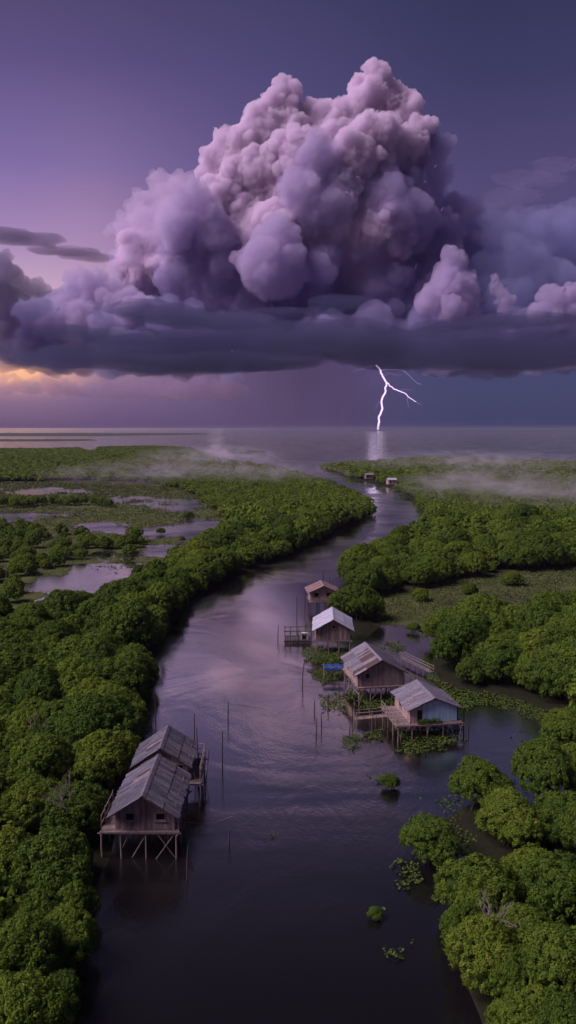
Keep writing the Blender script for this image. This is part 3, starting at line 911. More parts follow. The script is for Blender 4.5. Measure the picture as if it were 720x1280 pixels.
tot = np.concatenate([np.full(len(qd), 4), np.full(len(tr_), 3)]).astype(np.int32)
me.polygons.add(len(tot)); me.polygons.foreach_set('loop_total', tot)
me.polygons.foreach_set('loop_start', np.concatenate([[0], np.cumsum(tot)[:-1]]).astype(np.int32))
me.materials.append(LEAF)
a_ = me.attributes.new('tint', 'FLOAT', 'POINT'); a_.data.foreach_set('value', TT.astype(np.float32))
me.update()
fo = bpy.data.objects.new('distant_mangrove_forest', me); COL.objects.link(fo)
tag(fo, 'far-off continuous mangrove forest covering both banks down to the sea', 'forest', kind='stuff')
print('trees', len(P), 'individual', len(ind), 'merged quads', len(QQ))
# ------------------------------------------------------------------ building materials
def tint_material(name, stops, rough=0.85, nscale=3.0, grime=0.5, bump=0.0, metal=0.0):
    M = Mat(name)
    a = M.n('ShaderNodeAttribute'); a.attribute_name = 'tint'
    p = M.obj()
    mp = M.n('ShaderNodeMapping'); mp.inputs['Scale'].default_value = (1.5, 1.5, .5); M.l(p, mp.inputs[0])
    nz = M.noise(nscale, 6, 0.7, mp.outputs[0])
    f = M.math('ADD', a.outputs['Fac'], M.math('MULTIPLY', M.math('SUBTRACT', nz, 0.5), 0.28))
    col = M.ramp(f, stops)
    mp2 = M.n('ShaderNodeMapping'); mp2.inputs['Scale'].default_value = (.7, 4.5, .7) if 'roof' in name else (4.5, 4.5, .5); M.l(p, mp2.inputs[0])
    col = M.mix(M.maprange(M.noise(1.4, 5, 0.75, mp2.outputs[0]), 0.45, 0.66, 0, grime * 1.3), col, tuple(x * 0.5 for x in stops[0][1]))
    col = M.mix(M.maprange(M.noise(nscale * 2.7, 5, 0.75, p), 0.42, 0.72, 0, grime), col, tuple(x * 0.35 for x in stops[0][1]))
    M.l(col, M.b.inputs['Base Color'])
    M.b.inputs['Roughness'].default_value = rough
    M.b.inputs['Metallic'].default_value = metal
    M.b.inputs['Specular IOR Level'].default_value = 0.3
    M.bump(nz, 0.4, 0.03)
    return M.m
WOOD = tint_material('weathered_wood', [(0.0, (0.17, 0.125, 0.11)), (0.5, (0.31, 0.24, 0.22)), (1.0, (0.46, 0.37, 0.34))])
DARKWOOD = tint_material('dark_wet_wood', [(0.0, (0.05, 0.04, 0.035)), (0.5, (0.11, 0.085, 0.08)), (1.0, (0.19, 0.15, 0.14))])
ROOF = tint_material('weathered_roof_sheet', [(0.0, (0.12, 0.11, 0.135)), (0.35, (0.19, 0.18, 0.215)), (0.75, (0.30, 0.29, 0.34)), (0.85, (0.34, 0.29, 0.31)), (0.92, (0.15, 0.085, 0.075)), (1.0, (0.10, 0.055, 0.05))], 0.6)
OLD_ROOF = tint_material('old_dark_roof_sheet', [(0.0, (0.07, 0.065, 0.085)), (0.35, (0.125, 0.12, 0.15)), (0.75, (0.21, 0.20, 0.25)), (0.85, (0.30, 0.26, 0.29)), (0.92, (0.12, 0.07, 0.065)), (1.0, (0.08, 0.05, 0.045))], 0.7, grime=0.7)
PALE_ROOF = tint_material('pale_metal_roof_sheet', [(0.0, (0.34, 0.34, 0.42)), (0.5, (0.46, 0.46, 0.55)), (0.85, (0.60, 0.60, 0.68)), (0.95, (0.3, 0.2, 0.17)), (1.0, (0.26, 0.15, 0.12))], 0.5, grime=0.3)
RUST_ROOF = tint_material('rusty_roof_sheet', [(0.0, (0.20, 0.13, 0.13)), (0.4, (0.30, 0.20, 0.20)), (0.8, (0.38, 0.28, 0.27)), (0.9, (0.24, 0.10, 0.07)), (1.0, (0.2, 0.08, 0.06))], 0.7)
BLUE = tint_material('pale_blue_paint', [(0.0, (0.30, 0.50, 0.66)), (0.5, (0.42, 0.64, 0.80)), (1.0, (0.50, 0.72, 0.86))], 0.7, grime=0.25)
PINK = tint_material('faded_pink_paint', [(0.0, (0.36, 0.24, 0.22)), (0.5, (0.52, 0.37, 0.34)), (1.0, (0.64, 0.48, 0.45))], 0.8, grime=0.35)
WHITE = tint_material('white_paint', [(0.0, (0.5, 0.46, 0.48)), (0.5, (0.66, 0.62, 0.64)), (1.0, (0.75, 0.72, 0.74))], 0.7, grime=0.3)
TARP = tint_material('blue_tarp', [(0.0, (0.02, 0.07, 0.24)), (0.5, (0.03, 0.12, 0.38)), (1.0, (0.05, 0.18, 0.46))], 0.5, grime=0.15)
DARK = tint_material('dark_interior', [(0.0, (0.008, 0.007, 0.008)), (1.0, (0.02, 0.016, 0.016))], 0.9)
HB = random.Random(12)
def plank_wall(m, p0, p1, z0, ztop, openings=(), w=0.21, th=0.04):
    """vertical boards from p0 to p1 (xy), ztop(s) with s in 0..1; openings (s0, s1, za, zb) in metres along the wall"""
    p0 = Vector((*p0, 0)); p1 = Vector((*p1, 0)); L = (p1 - p0).length; d = (p1 - p0) / L
    rot = Matrix.Rotation(math.atan2(d.y, d.x), 3, 'Z')
    n = max(2, round(L / w)); w = L / n
    for k in range(n):
        s = (k + .5) * w; zt = ztop(s / L)
        segs = [(z0 + HB.uniform(-.05, .02), zt)]
        for (a, b, za, zb) in openings:
            if a < s < b:
                segs = [(z0, za), (zb, zt)]
        t = HB.uniform(0.1, 0.9)
        for (a, b) in segs:
            if b - a < .05: continue
            c = p0 + d * s + Vector((-d.y, d.x, 0)) * HB.uniform(-.012, .012) + Vector((0, 0, (a + b) / 2))
            m.box(c, (w * .96, th, b - a), t, rot)
def sheet_roof(W, D, ze, rise, over_s, over_f, over_b, tintf, mat, parent, sheet=0.62, wave=0.155, ridge_tint=0.7, label=None):
    """two sloping planes of overlapping corrugated sheets, ridge along y"""
    m = MB()
    half = W / 2; sl = rise / half
    n = max(3, round((D + over_f + over_b) / sheet)); step = (D + over_f + over_b) / n
    y_start = -D / 2 - over_f
    for side in (-1, 1):
        xe = half + over_s
        rows = [(0.0, 0.56), (0.5, 1.0)]
        for r, (a, b) in enumerate(rows):
            for k in range(n):
                t = tintf(side, (k + .5) / n, r) + HB.uniform(-.26, .26)
                t = min(max(t, 0), 1)
                y0 = y_start + k * step - 0.03; y1 = y0 + step + 0.06
                lift = (0.035 if r == 0 else 0.0) + HB.uniform(0, .018) + (k % 2) * 0.012
                sag = HB.uniform(-.07, .04); ext = HB.uniform(-.08, .08) if r == 1 else 0
                nn = max(3, int((y1 - y0) / wave * 2) + 1)
                V = []
                for j in range(nn):
                    yy_ = y0 + (y1 - y0) * j / (nn - 1)
                    wz = 0.022 * (1 if j % 2 else -1)
                    for (q, e) in ((a, 0), (b, ext)):
                        x = (q * xe + e) * side
                        z = ze + rise - abs(x) * sl + lift + wz + sag * q
                        V.append((x, yy_, z))
                o = len(V)
                V2 = V + [(p[0], p[1], p[2] - 0.012) for p in V]
                F = []
                for j in range(nn - 1):
                    F.append((2 * j, 2 * j + 1, 2 * j + 3, 2 * j + 2)); F.append((o + 2 * j, o + 2 * j + 2, o + 2 * j + 3, o + 2 * j + 1))
                    F.append((2 * j + 1, o + 2 * j + 1, o + 2 * j + 3, 2 * j + 3))
                F.append((0, o, o + 1, 1)); F.append((2 * nn - 2, 2 * nn - 1, o + 2 * nn - 1, o + 2 * nn - 2))
                m.add(V2, F, t)
    ro = m.build('roof', mat, parent)
    c = MB()
    for side in (-1, 1):
        c.box((side * .12, (over_b - over_f) / 2, ze + rise + 0.075 - .12 * sl), (.28, D + over_f + over_b + .1, .02), ridge_tint, Matrix.Rotation(side * math.atan(sl), 3, 'Y'))
    c.build('ridge_cap', mat, ro)
    for side in (-1, 1):
        ang = Matrix.Rotation(side * math.atan(sl), 3, 'Y')
        Ls = math.hypot(half + over_s, sl * (half + over_s))
        for yv in (y_start + .04, -D / 4, D / 4, D / 2 + over_b - .04):
            r = MB(); r.box((side * (half + over_s) / 2, yv, ze + rise - sl * (half + over_s) / 2 - .07), (Ls, .06, .1), .4, ang); r.build('rafter', DARKWOOD, ro)
    return ro
def windows(parent, wall_y, items, zoff=0.0, side=None):
    """front or side window frames with a sill and a dark leaf"""
    for (c, w, za, zb) in items:
        m = MB(); h = zb - za; z = (za + zb) / 2
        def pt(u, v, out): return (u, wall_y - out, v) if side is None else (side - out, u, v)
        def bx_(mm, u, v, du, dv, out, th, t):
            mm.box(pt(u, v, out), (du, th, dv) if side is None else (th, du, dv), t)
        for s in (-1, 1): bx_(m, c + s * w / 2, z, .07, h + .14, .03, .06, .6)
        for s in (-1, 1): bx_(m, c, z + s * h / 2, w + .14, .07, .035, .07, .7)
        f = m.build('window', WOOD, parent)
        d = MB(); bx_(d, c, z, w - .04, h - .04, -.12, .02, .3); d.build('pane', DARK, f)
        s_ = MB(); bx_(s_, c, za - .07, w + .22, .05, .09, .12, .7); s_.build('sill', WOOD, f)
def deck(parent, x0, x1, y0, y1, z, mat=WOOD):
    m = MB(); n = max(2, round((y1 - y0) / .24)); w = (y1 - y0) / n
    for k in range(n):
        m.box(((x0 + x1) / 2 + HB.uniform(-.05, .05), y0 + (k + .5) * w, z - .025), (x1 - x0 + HB.uniform(-.1, .14), w * .9, .05), HB.uniform(.2, .9))
    d = m.build('deck', mat, parent)
    for yv in (y0 + .08, (y0 + y1) / 2, y1 - .08): b = MB(); b.tube([(x0 - .2, yv, z - .12), (x1 + .2, yv, z - .14)], .06, 6, .5); b.build('joist', mat, d)
    for xv in (x0 + .1, x1 - .1): b = MB(); b.tube([(xv, y0 - .15, z - .23), (xv, y1 + .15, z - .22)], .055, 6, .5); b.build('joist', mat, d)
    return d
def stilts(parent, xs, ys, z, r=.07, mat=WOOD, lean=.08, up=()):
    for xv in xs:
        for yv in ys:
            m = MB(); top = z + (up[0] if up and (xv, yv) in up[1] else -.03)
            m.tube([(xv + HB.uniform(-lean, lean), yv + HB.uniform(-lean, lean), -1.2), (xv + HB.uniform(-.03, .03), yv, z * .5), (xv, yv, top)], [r * 1.1, r, r * .9], 7, HB.uniform(.4, .9))
            m.build('stilt', mat, parent)
def brace(parent, a, b, r=.04, mat=WOOD):
    m = MB(); m.tube([a, b], r, 6, HB.uniform(.5, .9)); m.build('brace', mat, parent)
def railing(parent, pts, h=.9, mat=WOOD, rails=2, name='railing'):
    m = MB()
    for i in range(len(pts) - 1):
        a, b = Vector(pts[i]), Vector(pts[i + 1]); n = max(1, round((b - a).length / 1.3))
        for k in range(n + 1):
            p = a.lerp(b, k / n); m.tube([p + Vector((0, 0, -.25)), p + Vector((HB.uniform(-.04, .04), 0, h + HB.uniform(-.05, .15)))], .04, 5, .7)
        for r_ in range(rails):
            z = h * (r_ + 1) / rails - .05
            m.tube([a + Vector((0, 0, z)), a.lerp(b, .5) + Vector((0, 0, z + HB.uniform(-.05, .02))), b + Vector((0, 0, z))], .032, 5, .8)
    return m.build(name, mat, parent)
def tangle(parent, x0, x1, y0, y1, z, n, seed):
    rg_ = random.Random(seed)
    for k in range(n):
        x = rg_.uniform(x0, x1); y = rg_.uniform(y0, y1)
        brace(parent, (x, y, -1.0), (x + rg_.uniform(-.9, .9), y + rg_.uniform(-.5, .5), z + rg_.choice((-.1, -.1, .3))), .035, HB.choice((WOOD, DARKWOOD)))
def gable_fn(W, ze, rise): return lambda s: ze + rise * (1 - abs(2 * s - 1)) - .05
def hut(label, x, y, rz, W, D, zd, ze, rise, wall, roofm, tintf, over=(.45, .55, .4), front_open=(), left_open=(), right_open=(), front_wall=None, name='stilt_hut', left_wall=None, sheet=.62, wave=.155):
    r = empty(name, (x, y, 0), rz); tag(r, label, 'hut', 'stilt huts standing in the river')
    hw, hd = W / 2, D / 2
    m = MB(); fm = m if front_wall is None else MB(); lm = m if left_wall is None else MB()
    plank_wall(fm, (-hw, -hd), (hw, -hd), zd, gable_fn(W, ze, rise), [(c + hw - w / 2, c + hw + w / 2, za, zb) for c, w, za, zb in front_open])
    plank_wall(m, (hw, hd), (-hw, hd), zd, gable_fn(W, ze, rise))
    plank_wall(lm, (-hw, hd), (-hw, -hd), zd, lambda s: ze, [(hd - c - w / 2, hd - c + w / 2, za, zb) for c, w, za, zb in left_open])
    plank_wall(m, (hw, -hd), (hw, hd), zd, lambda s: ze, [(hd + c - w / 2, hd + c + w / 2, za, zb) for c, w, za, zb in right_open])
    wo = m.build('wall', wall, r)
    if front_wall is not None: fm.build('wall', front_wall, r)['label'] = 'front gable wall'
    if left_wall is not None: lm.build('wall', left_wall, r)['label'] = 'side wall in faded pink'
    windows(r, -hd, front_open)
    windows(r, 0, left_open, side=-hw)
    if right_open:
        windows(r, 0, right_open, side=hw + .02)
    fl = MB(); fl.box((0, 0, zd - .0), (W - .1, D - .1, .04), .2); fl.build('floor', DARK, r)
    sheet_roof(W, D, ze, rise, over[0], over[1], over[2], tintf, roofm, r, sheet=sheet, wave=wave)
    return r
# --- front left hut pair
def t_left_front(side, f, r):
    if side < 0 and .45 < f < .72 and r == 0: return .93
    if side < 0 and f < .5: return .35
    return .62 if side > 0 else .5
h = hut('front stilt hut of the left bank pair, two dark windows, crossed braces under it', -11.35, 64.3, math.radians(0), 4.7, 7.0, 2.3, 4.0, 1.45, WOOD, OLD_ROOF, t_left_front, (.5, .95, .1),
        front_open=[(-1.15, .75, 3.05, 3.65), (1.25, .75, 3.05, 3.65)], right_open=[(-1.5, .8, 3.0, 3.7)], sheet=.34, wave=.17)
deck(h, -3.5, 2.7, -3.95, 3.6, 2.25)
stilts(h, (-3.4, -1.9, .1, 2.5), (-3.8,), 2.2)
stilts(h, (-3.4, -1.9, .1, 1.4, 2.5), (-1.2, 1.2, 3.4), 2.2)
for a, b in (((-1.0, -3.75, .1), (.2, -3.6, 2.1)), ((.9, -3.9, 0), (2.4, -3.8, 2.1)), ((2.35, -3.75, .1), (1.0, -3.85, 2.1)), ((-1.2, -3.6, 2.1), (-1.9, -3.8, .6)), ((-.6, -1.2, 0), (-2.0, -1.2, 2.1)), ((1.3, -2.5, 0), (1.5, -2.6, 2.1))): brace(h, a, b)
railing(h, [(-3.4, -3.8, 2.25), (-3.4, 0.5, 2.25)], 1.3)
railing(h, [(2.65, -3.6, 2.25), (2.65, 3.4, 2.25)], 1.0)
def t_left_back(side, f, r):
    if side < 0 and .25 < f < .62 and r == 0: return .95
    return .6 if side > 0 else .45
h = hut('rear stilt hut of the left bank pair, rust hole beside its ridge', -11.45, 71.9, math.radians(1), 4.7, 4.6, 2.3, 4.0, 1.5, WOOD, OLD_ROOF, t_left_back, (.45, .5, .5),
        front_open=[(-1.5, .7, 2.9, 3.8), (1.6, .7, 2.9, 3.8)], sheet=.34, wave=.17)
deck(h, -2.6, 3.6, -2.9, 2.8, 2.25)
stilts(h, (-2.4, -.2, 1.4, 3.4), (-2.6, 0, 2.6), 2.2)
railing(h, [(3.5, -2.8, 2.25), (3.5, 2.7, 2.25), (1.0, 2.8, 2.25)], 1.5, rails=3)
tangle(h, 2.6, 3.9, -2.6, 2.8, 3.2, 7, 1)
# --- right bank huts
def t_rust(side, f, r): return .5 if (side > 0) else (.8 if r == 0 else .45)
h = hut('small farthest hut of the right bank row, reddish brown roof, two dark windows', 6.4, 148.5, math.radians(4), 4.8, 4.4, 2.1, 4.0, 1.0, PINK, RUST_ROOF, t_rust, (.7, .7, .5),
        front_open=[(-1.3, .8, 2.9, 3.6), (1.1, 1.0, 2.9, 3.6)])
deck(h, -2.6, 3.6, -2.9, 2.3, 2.0)
stilts(h, (-2.4, -.8, .8, 2.4), (-2.6, 0, 2.0), 1.95, mat=DARKWOOD)
railing(h, [(-2.5, -2.8, 2.0), (2.4, -2.8, 2.0)], .7)
def t_pale(side, f, r): return .62 if side < 0 else .42
h = hut('hut with pale lilac metal roof on four legs, second farthest on the right', 6.95, 122.4, math.radians(-2), 5.2, 7.4, 2.1, 3.95, 1.4, WOOD, PALE_ROOF, t_pale, (.55, .7, .5), front_open=[(.1, .42, 3.85, 4.35)])
deck(h, -2.8, 2.8, -3.9, 3.9, 2.05)
stilts(h, (-2.5, -.7, .9, 2.5), (-3.8, -1.2, 1.4, 3.7), 2.0)
stilts(h, (-3.3,), (-3.4, -1.4, .5), 3.0, r=.06, mat=DARKWOOD)
for a, b in (((-3.3, -3.4, 2.6), (-3.3, .5, 1.2)), ((-3.4, -3.4, 1.2), (-2.5, -3.7, 2.4))): brace(h, a, b, mat=DARKWOOD)
def t_h3(side, f, r):
    if side < 0: return .93 if (r == 0 and f < .75) else (.88 if f < .25 else .55)
    return .25
h = hut('brown hut with a large rust patch on its patchy grey roof', 11.0, 101.4, math.radians(9), 5.9, 7.6, 1.95, 3.75, 1.55, WOOD, ROOF, t_h3, (.5, .55, .4), front_open=[(-1.7, .6, 2.9, 3.6)], left_open=[(-1.8, .7, 2.7, 3.4), (1.6, .7, 2.7, 3.4)], left_wall=PINK, sheet=.5)
deck(h, -3.1, 3.1, -4.3, 4.0, 1.9)
stilts(h, (-2.8, -1.4, 0, 1.4, 2.8), (-4.1, -1.6), 1.85)
stilts(h, (-2.8, 0, 2.8), (1.2, 3.7), 1.85)
stilts(h, (3.5, 4.4), (-2.0, .5, 3.0), 2.0, r=.05, mat=DARKWOOD)
tangle(h, -3, 3, -4.1, -3.2, 1.7, 6, 2); brace(h, (-1.4, -4.1, .1), (0, -4.1, 1.8)); brace(h, (1.4, -4.1, 1.7), (2.8, -4.1, .3)); brace(h, (-2.8, -4.1, 1.0), (-2.8, -1.6, .8))
def t_blue(side, f, r): return .62 if side < 0 else .50
h = hut('pale blue hut with grey roof and front deck, nearest on the right', 15.6, 88.6, math.radians(9), 5.4, 5.6, 1.7, 3.45, 1.05, WHITE, ROOF, t_blue, (.45, .5, .4), left_wall=PINK, left_open=[(.6, .8, 2.4, 3.1)], sheet=.5)
tangle(h, -4.3, 3.6, -3.5, -2.6, 1.5, 6, 3); tangle(h, 3.2, 4.3, -3.5, 1.5, 1.8, 7, 4)
hw = 2.7
m = MB(); plank_wall(m, (-hw + 1.45, -2.86), (hw, -2.86), 1.72, lambda s: 3.5 + .5 * (1 - abs(2 * (s * .73 + .27) - 1)), w=.3); m.build('blue_wall_panel', BLUE, h)
m = MB(); plank_wall(m, (-hw, -2.86), (-hw + 1.45, -2.86), 1.72, lambda s: 3.4 + .3 * s, [(.75, 1.4, 1.72, 3.1)], w=.2); m.build('doorway_wall_panel', PINK, h)
m = MB(); m.box((-hw + 1.08, -2.83, 2.45), (.66, .03, 1.3), .2); dr = m.build('door', DARK, h)
deck(h, -4.4, 3.2, -3.6, 2.9, 1.65)
stilts(h, (-4.2, -2.6, -.9, .9, 2.9), (-3.5,), 1.6, r=.055)
stilts(h, (-4.2, -2.6, 0, 2.9), (-1.5, 1.0, 2.7), 1.6, r=.055)
for xv, yv in ((3.3, -3.9), (3.6, -2.6), (3.4, -1.2), (3.9, -3.3), (3.9, -1.8), (3.7, .4)):
    m = MB(); m.tube([(xv + .1, yv, -1.2), (xv, yv, 2.0 + HB.uniform(0, .7))], .06, 6, .5); m.build('stilt', DARKWOOD, h)
railing(h, [(-2.9, -3.6, 1.65), (-4.35, -3.5, 1.65), (-4.35, 2.6, 1.65)], .85)
rg = np.random.default_rng(6)
n = 900; c_ = np.column_stack([rg.uniform(-1.9, .7, n), rg.uniform(-3.5, -3.0, n), 1.7 + rg.uniform(0, .55, n) * rg.uniform(.3, 1, n)])
nn_ = unit(rg, n) + np.array([0, -.3, .6]); nn_ /= np.linalg.norm(nn_, axis=1)[:, None]; a_2 = np.cross(nn_, unit(rg, n)); b_2 = np.cross(nn_, a_2)
PV = np.stack([c_ - a_2 * .11, c_ + b_2 * .07, c_ + a_2 * .11, c_ - b_2 * .07], 1).reshape(-1, 3)
rootp = empty('deck_plant', (15.6, 88.6, 0), math.radians(9)); tag(rootp, 'low leafy green plant growing along the front deck of the blue hut', 'plant')
o = bpy.data.objects.new('foliage', np_mesh('foliage', PV, np.arange(n * 4).reshape(-1, 4), [LEAF], colors=np.repeat(rg.uniform(.2, .8, n), 4))); COL.objects.link(o); o.parent = rootp
m = MB(); m.box((-.6, -3.25, 1.74), (2.5, .4, .16), .4); m.build('planter', WOOD, rootp)
# --- walkway of the blue hut, running left
def walkway(label, a, b, w, z, rail=True, name='walkway'):
    A = Vector((*a, 0)); B = Vector((*b, 0)); L = (B - A).length; ang = math.atan2((B - A).y, (B - A).x)
    r = empty(name, A, ang); tag(r, label, 'walkway')
    m = MB(); n = max(3, round(L / .3))
    for k in range(n): m.box(((k + .5) * L / n, HB.uniform(-.04, .04), z - .025), (L / n * .82, w, .04), HB.uniform(.2, .9))
    m.build('deck', WOOD, r)
    k = 0
    for s in np.linspace(.1, L - .1, max(2, round(L / 1.7) + 1)):
        for side in (-1, 1):
            m = MB(); m.tube([(s + HB.uniform(-.1, .1), side * w / 2, -1.1), (s, side * w / 2, z + (.85 if rail else .1) + HB.uniform(0, .15))], .045, 6, .7); m.build('post', WOOD, r)
    if rail:
        for side in (-1, 1):
            m = MB()
            for zz in (.4, .8): m.tube([(0, side * w / 2, z + zz), (L / 2, side * w / 2, z + zz - .04), (L, side * w / 2, z + zz)], .032, 5, .8)
            m.build('railing', WOOD, r)
    return r
q0, q1 = at(484, 893, 1.4), at(443, 897, 1.4)
walkway('railed wooden walkway leading left from the deck of the pale blue hut', (q0.x, q0.y), (q1.x, q1.y), .9, 1.3)
q0, q1 = at(503, 826, .5), at(540, 842, .5)
walkway('thin plank walkway behind the rusty-roofed hut over still water', (q0.x, q0.y + 1), (q1.x, q1.y), .7, .7)
q0, q1 = at(420, 750, 1.5), at(438, 742, 1.5)
r = empty('bank_shed', (10.9, 150.5, 0), .1); tag(r, 'low pale sheet roof on posts beside the farthest right bank hut', 'shed')
m = MB(); m.box((0, 0, 2.9), (3.4, 1.4, .05), .8, Matrix.Rotation(.12, 3, 'X')); m.build('roof', PALE_ROOF, r)
for sx in (-1.5, 1.5):
    for sy in (-.5, .5):
        m = MB(); m.tube([(sx, sy, -.5), (sx, sy, 2.85)], .05, 6); m.build('post', DARKWOOD, r)
# --- dock left of the pale roofed hut
r = empty('river_dock', (1.6, 125.5, 0), 0); tag(r, 'low railed wooden dock left of the pale lilac-roofed hut', 'dock')
m = MB()
for k in range(16): m.box((-2.0 + k * .27, 0, .55), (.23, 3.0, .05), HB.uniform(.1, .7))
m.build('deck', DARKWOOD, r)
m = MB(); m.box((0, -1.5, .40), (4.5, .12, .25), .2); m.build('front_beam', DARKWOOD, r)
for xv in (-2.1, -1.2, 0, 1.2, 2.1):
    for yv in (-1.45, 1.45):
        m = MB(); m.tube([(xv, yv, -1.1), (xv + HB.uniform(-.05, .05), yv, 2.2 + HB.uniform(-.3, .3))], .05, 6, .5); m.build('post', DARKWOOD, r)
m = MB()
for yv in (-1.45, 1.45):
    for zz in (1.3, 2.0): m.tube([(-2.2, yv, zz), (2.2, yv, zz + .04)], .06, 5, .6)
for xv in (-2.1, 2.1):
    for zz in (1.3, 2.0): m.tube([(xv, -1.5, zz), (xv, 1.5, zz)], .06, 5, .6)
m.build('railing', DARKWOOD, r)
r = empty('storage_hutch', (2.6, 124.9, .58), 0); tag(r, 'small pale box hutch with dark round-topped opening on the river dock', 'hutch')
m = MB(); m.box((0, .25, .5), (1.1, .5, 1.0), .8); m.box((-.46, -.1, .5), (.18, .3, 1.0), .8); m.box((.46, -.1, .5), (.18, .3, 1.0), .8); m.box((0, -.1, .92), (1.1, .3, .16), .9); m.build('shell', WHITE, r)
m = MB(); m.box((0, -.02, .42), (.72, .02, .84), .1); m.build('opening', DARK, r)
# --- blue tarpaulin on a rack
r = empty('drying_rack', (6.4, 106.6, 0), .02); tag(r, 'thin pole rack left of the rust-patched hut, carrying a blue tarp', 'rack')
for sx in (-1.5, 0, 1.5):
    for sy in (-.6, .6):
        m = MB(); m.tube([(sx + HB.uniform(-.1, .1), sy, -1), (sx, sy, 1.75 + HB.uniform(0, .3))], .045, 6, .8); m.build('post', WOOD, r)
m = MB()
for sy in (-.6, .6): m.tube([(-1.8, sy, 1.7), (2.6, sy, 1.72)], .04, 5, .8)
m.build('rail', WOOD, r)
V = []; F = []
nx, ny = 22, 8
for j in range(ny):
    for i in range(nx):
        u, v = i / (nx - 1), j / (ny - 1)
        V.append((-1.55 + 2.9 * u, -.85 + 1.5 * v, 1.82 + .07 * math.sin(u * 17 + v * 3) * (1 - v * .3) - (0.5 * (1 - v / .25) ** 1 if v < .25 else 0) + .03 * math.sin(v * 9 + u * 31)))
for j in range(ny - 1):
    for i in range(nx - 1): F.append((j * nx + i, j * nx + i + 1, (j + 1) * nx + i + 1, (j + 1) * nx + i))
o = mesh_obj('tarpaulin', V, F, TARP, smooth=True); o.location = (6.4, 106.6, 0); sm = o.modifiers.new('s', 'SOLIDIFY'); sm.thickness = .012
tag(o, 'bright blue tarp draped over the pole rack between two right bank huts', 'tarp')
# --- far huts on the right bank
def far_hut(label, px, py, W, wallm, roofm, rz):
    q = at(px, py, 0); r = empty('riverside_hut', (q.x, q.y, 0), rz); tag(r, label, 'hut')
    m = MB(); hw, hd = W / 2, 2.6
    plank_wall(m, (-hw, -hd), (hw, -hd), .9, lambda s: 3.6, [(W * .18, W * .36, 1.7, 3.0), (W * .62, W * .80, 1.7, 3.0)], w=.35)
    plank_wall(m, (hw, hd), (-hw, hd), .9, lambda s: 3.6, w=.35)
    plank_wall(m, (-hw, hd), (-hw, -hd), .9, lambda s: 3.6, w=.35); plank_wall(m, (hw, -hd), (hw, hd), .9, lambda s: 3.6, w=.35)
    m.build('wall', wallm, r)
    for c in (-.23, .21):
        d = MB(); d.box((c * W, -hd + .12, 2.35), (W * .19, .03, 1.35), .2); d.build('window', DARK, r)
    m = MB()
    for side in (-1, 1): m.box((0, side * 1.55, 4.05), (W + .9, 3.3, .06), .6, Matrix.Rotation(-side * .32, 3, 'X'))
    m.build('roof', roofm, r)
    m = MB(); m.box((0, 0, .8), (W + 1.4, 6.4, .14), .4); m.build('deck', DARKWOOD, r)
    for sx in (-.5, -.17, .17, .5):
        for sy in (-2.8, 2.8):
            m = MB(); m.tube([(sx * W, sy, -1), (sx * W, sy, .75)], .1, 6); m.build('stilt', DARKWOOD, r)
far_hut('far pale riverside hut, the right and larger of two', 489, 607, 4.8, PINK, PALE_ROOF, .15)
far_hut('far grey riverside hut, the left and smaller of two', 461, 600, 4.6, WOOD, ROOF, .1)
# --- poles standing in the river: (px, py of the foot, height, lean)
POLES = [(347, 801, 2.6, .1, 'stout pole alone in mid river left of the river dock'), (378, 860, 3.8, .15, 'tall leaning pole in the river below the river dock'),
         (395, 922, 2.2, .05, 'short pole in the river left of the blue hut walkway'), (402, 913, 1.8, -.05, 'shorter pole just right of a taller one left of the blue hut walkway'),
         (285, 903, 2.4, .05, 'lone thin pole in open water at the centre of the river'), (278, 965, 4.2, .02, 'tall thin pole in the river right of the left bank hut pair'),
         (234, 1100, 2.6, .06, 'pale pole in dark water right of the front left hut'), (371, 790, 6.0, .0, 'tallest thin pole at the left side of the river dock'),
         (381, 765, 4.0, .05, 'thin pole in the river left of the farthest small hut'), (412, 742, 3.6, 0, 'thin pole right behind the farthest small hut'), (404, 736, 4.0, 0, 'thin pole behind the roof of the farthest small hut'),
         (195, 925, 5.5, .0, 'thin pole rising behind the roof of the rear left hut'), (437, 925, 1.9, .05, 'post left of the walkway of the blue hut'), (441, 908, 2.4, -.1, 'post at the left end of the blue hut walkway'),
         (469, 912, 1.6, .1, 'post in the water under the blue hut walkway'), (393, 890, 1.4, 0, 'stub pole among floating plants left of the rust-patched hut'), (410, 884, 1.7, .08, 'thin pole among floating plants below the blue tarp'),
         (424, 872, 1.9, 0, 'thin pole left of the legs of the rust-patched hut'), (286, 1060, 1.4, .03, 'dark pole stub far right of the front left hut'), (248, 985, 3.6, .05, 'leaning pole at the right rear corner of the left hut pair'),
         (247, 962, 4.4, -.03, 'tall pole directly right of the rear left hut'), (243, 945, 4.6, .02, 'tall pole behind the right corner of the rear left hut'), (526, 872, 1.6, .02, 'thin pole in still water behind the blue hut'), (519, 862, 1.8, .04, 'thin pole between the rust-patched hut and the blue hut')]
for px, py, hgt, lean, lab in POLES:
    q = at(px, py, 0); m = MB()
    m.tube([(0, 0, -1.2), (lean * .5 + HB.uniform(-.03, .03), 0, hgt * .5), (lean * hgt * .5, HB.uniform(-.1, .1), hgt)], [.075, .065, .045], 7, HB.uniform(.2, .7))
    tag(m.build('river_pole', DARKWOOD, None, (q.x, q.y, 0)), lab, 'pole', 'poles standing in the river')
# long net line between poles right of the front left hut
q0, q1 = at(232, 1030, .5), at(290, 1022, .5)
m = MB(); m.tube([(q0.x - .6, q0.y, .75), ((q0.x + q1.x) / 2, q0.y, .45), (q1.x, q1.y, .6)], .035, 5, .8)
tag(m.build('mooring_spar', WOOD), 'thin slack spar over the water right of the front left hut', 'spar')

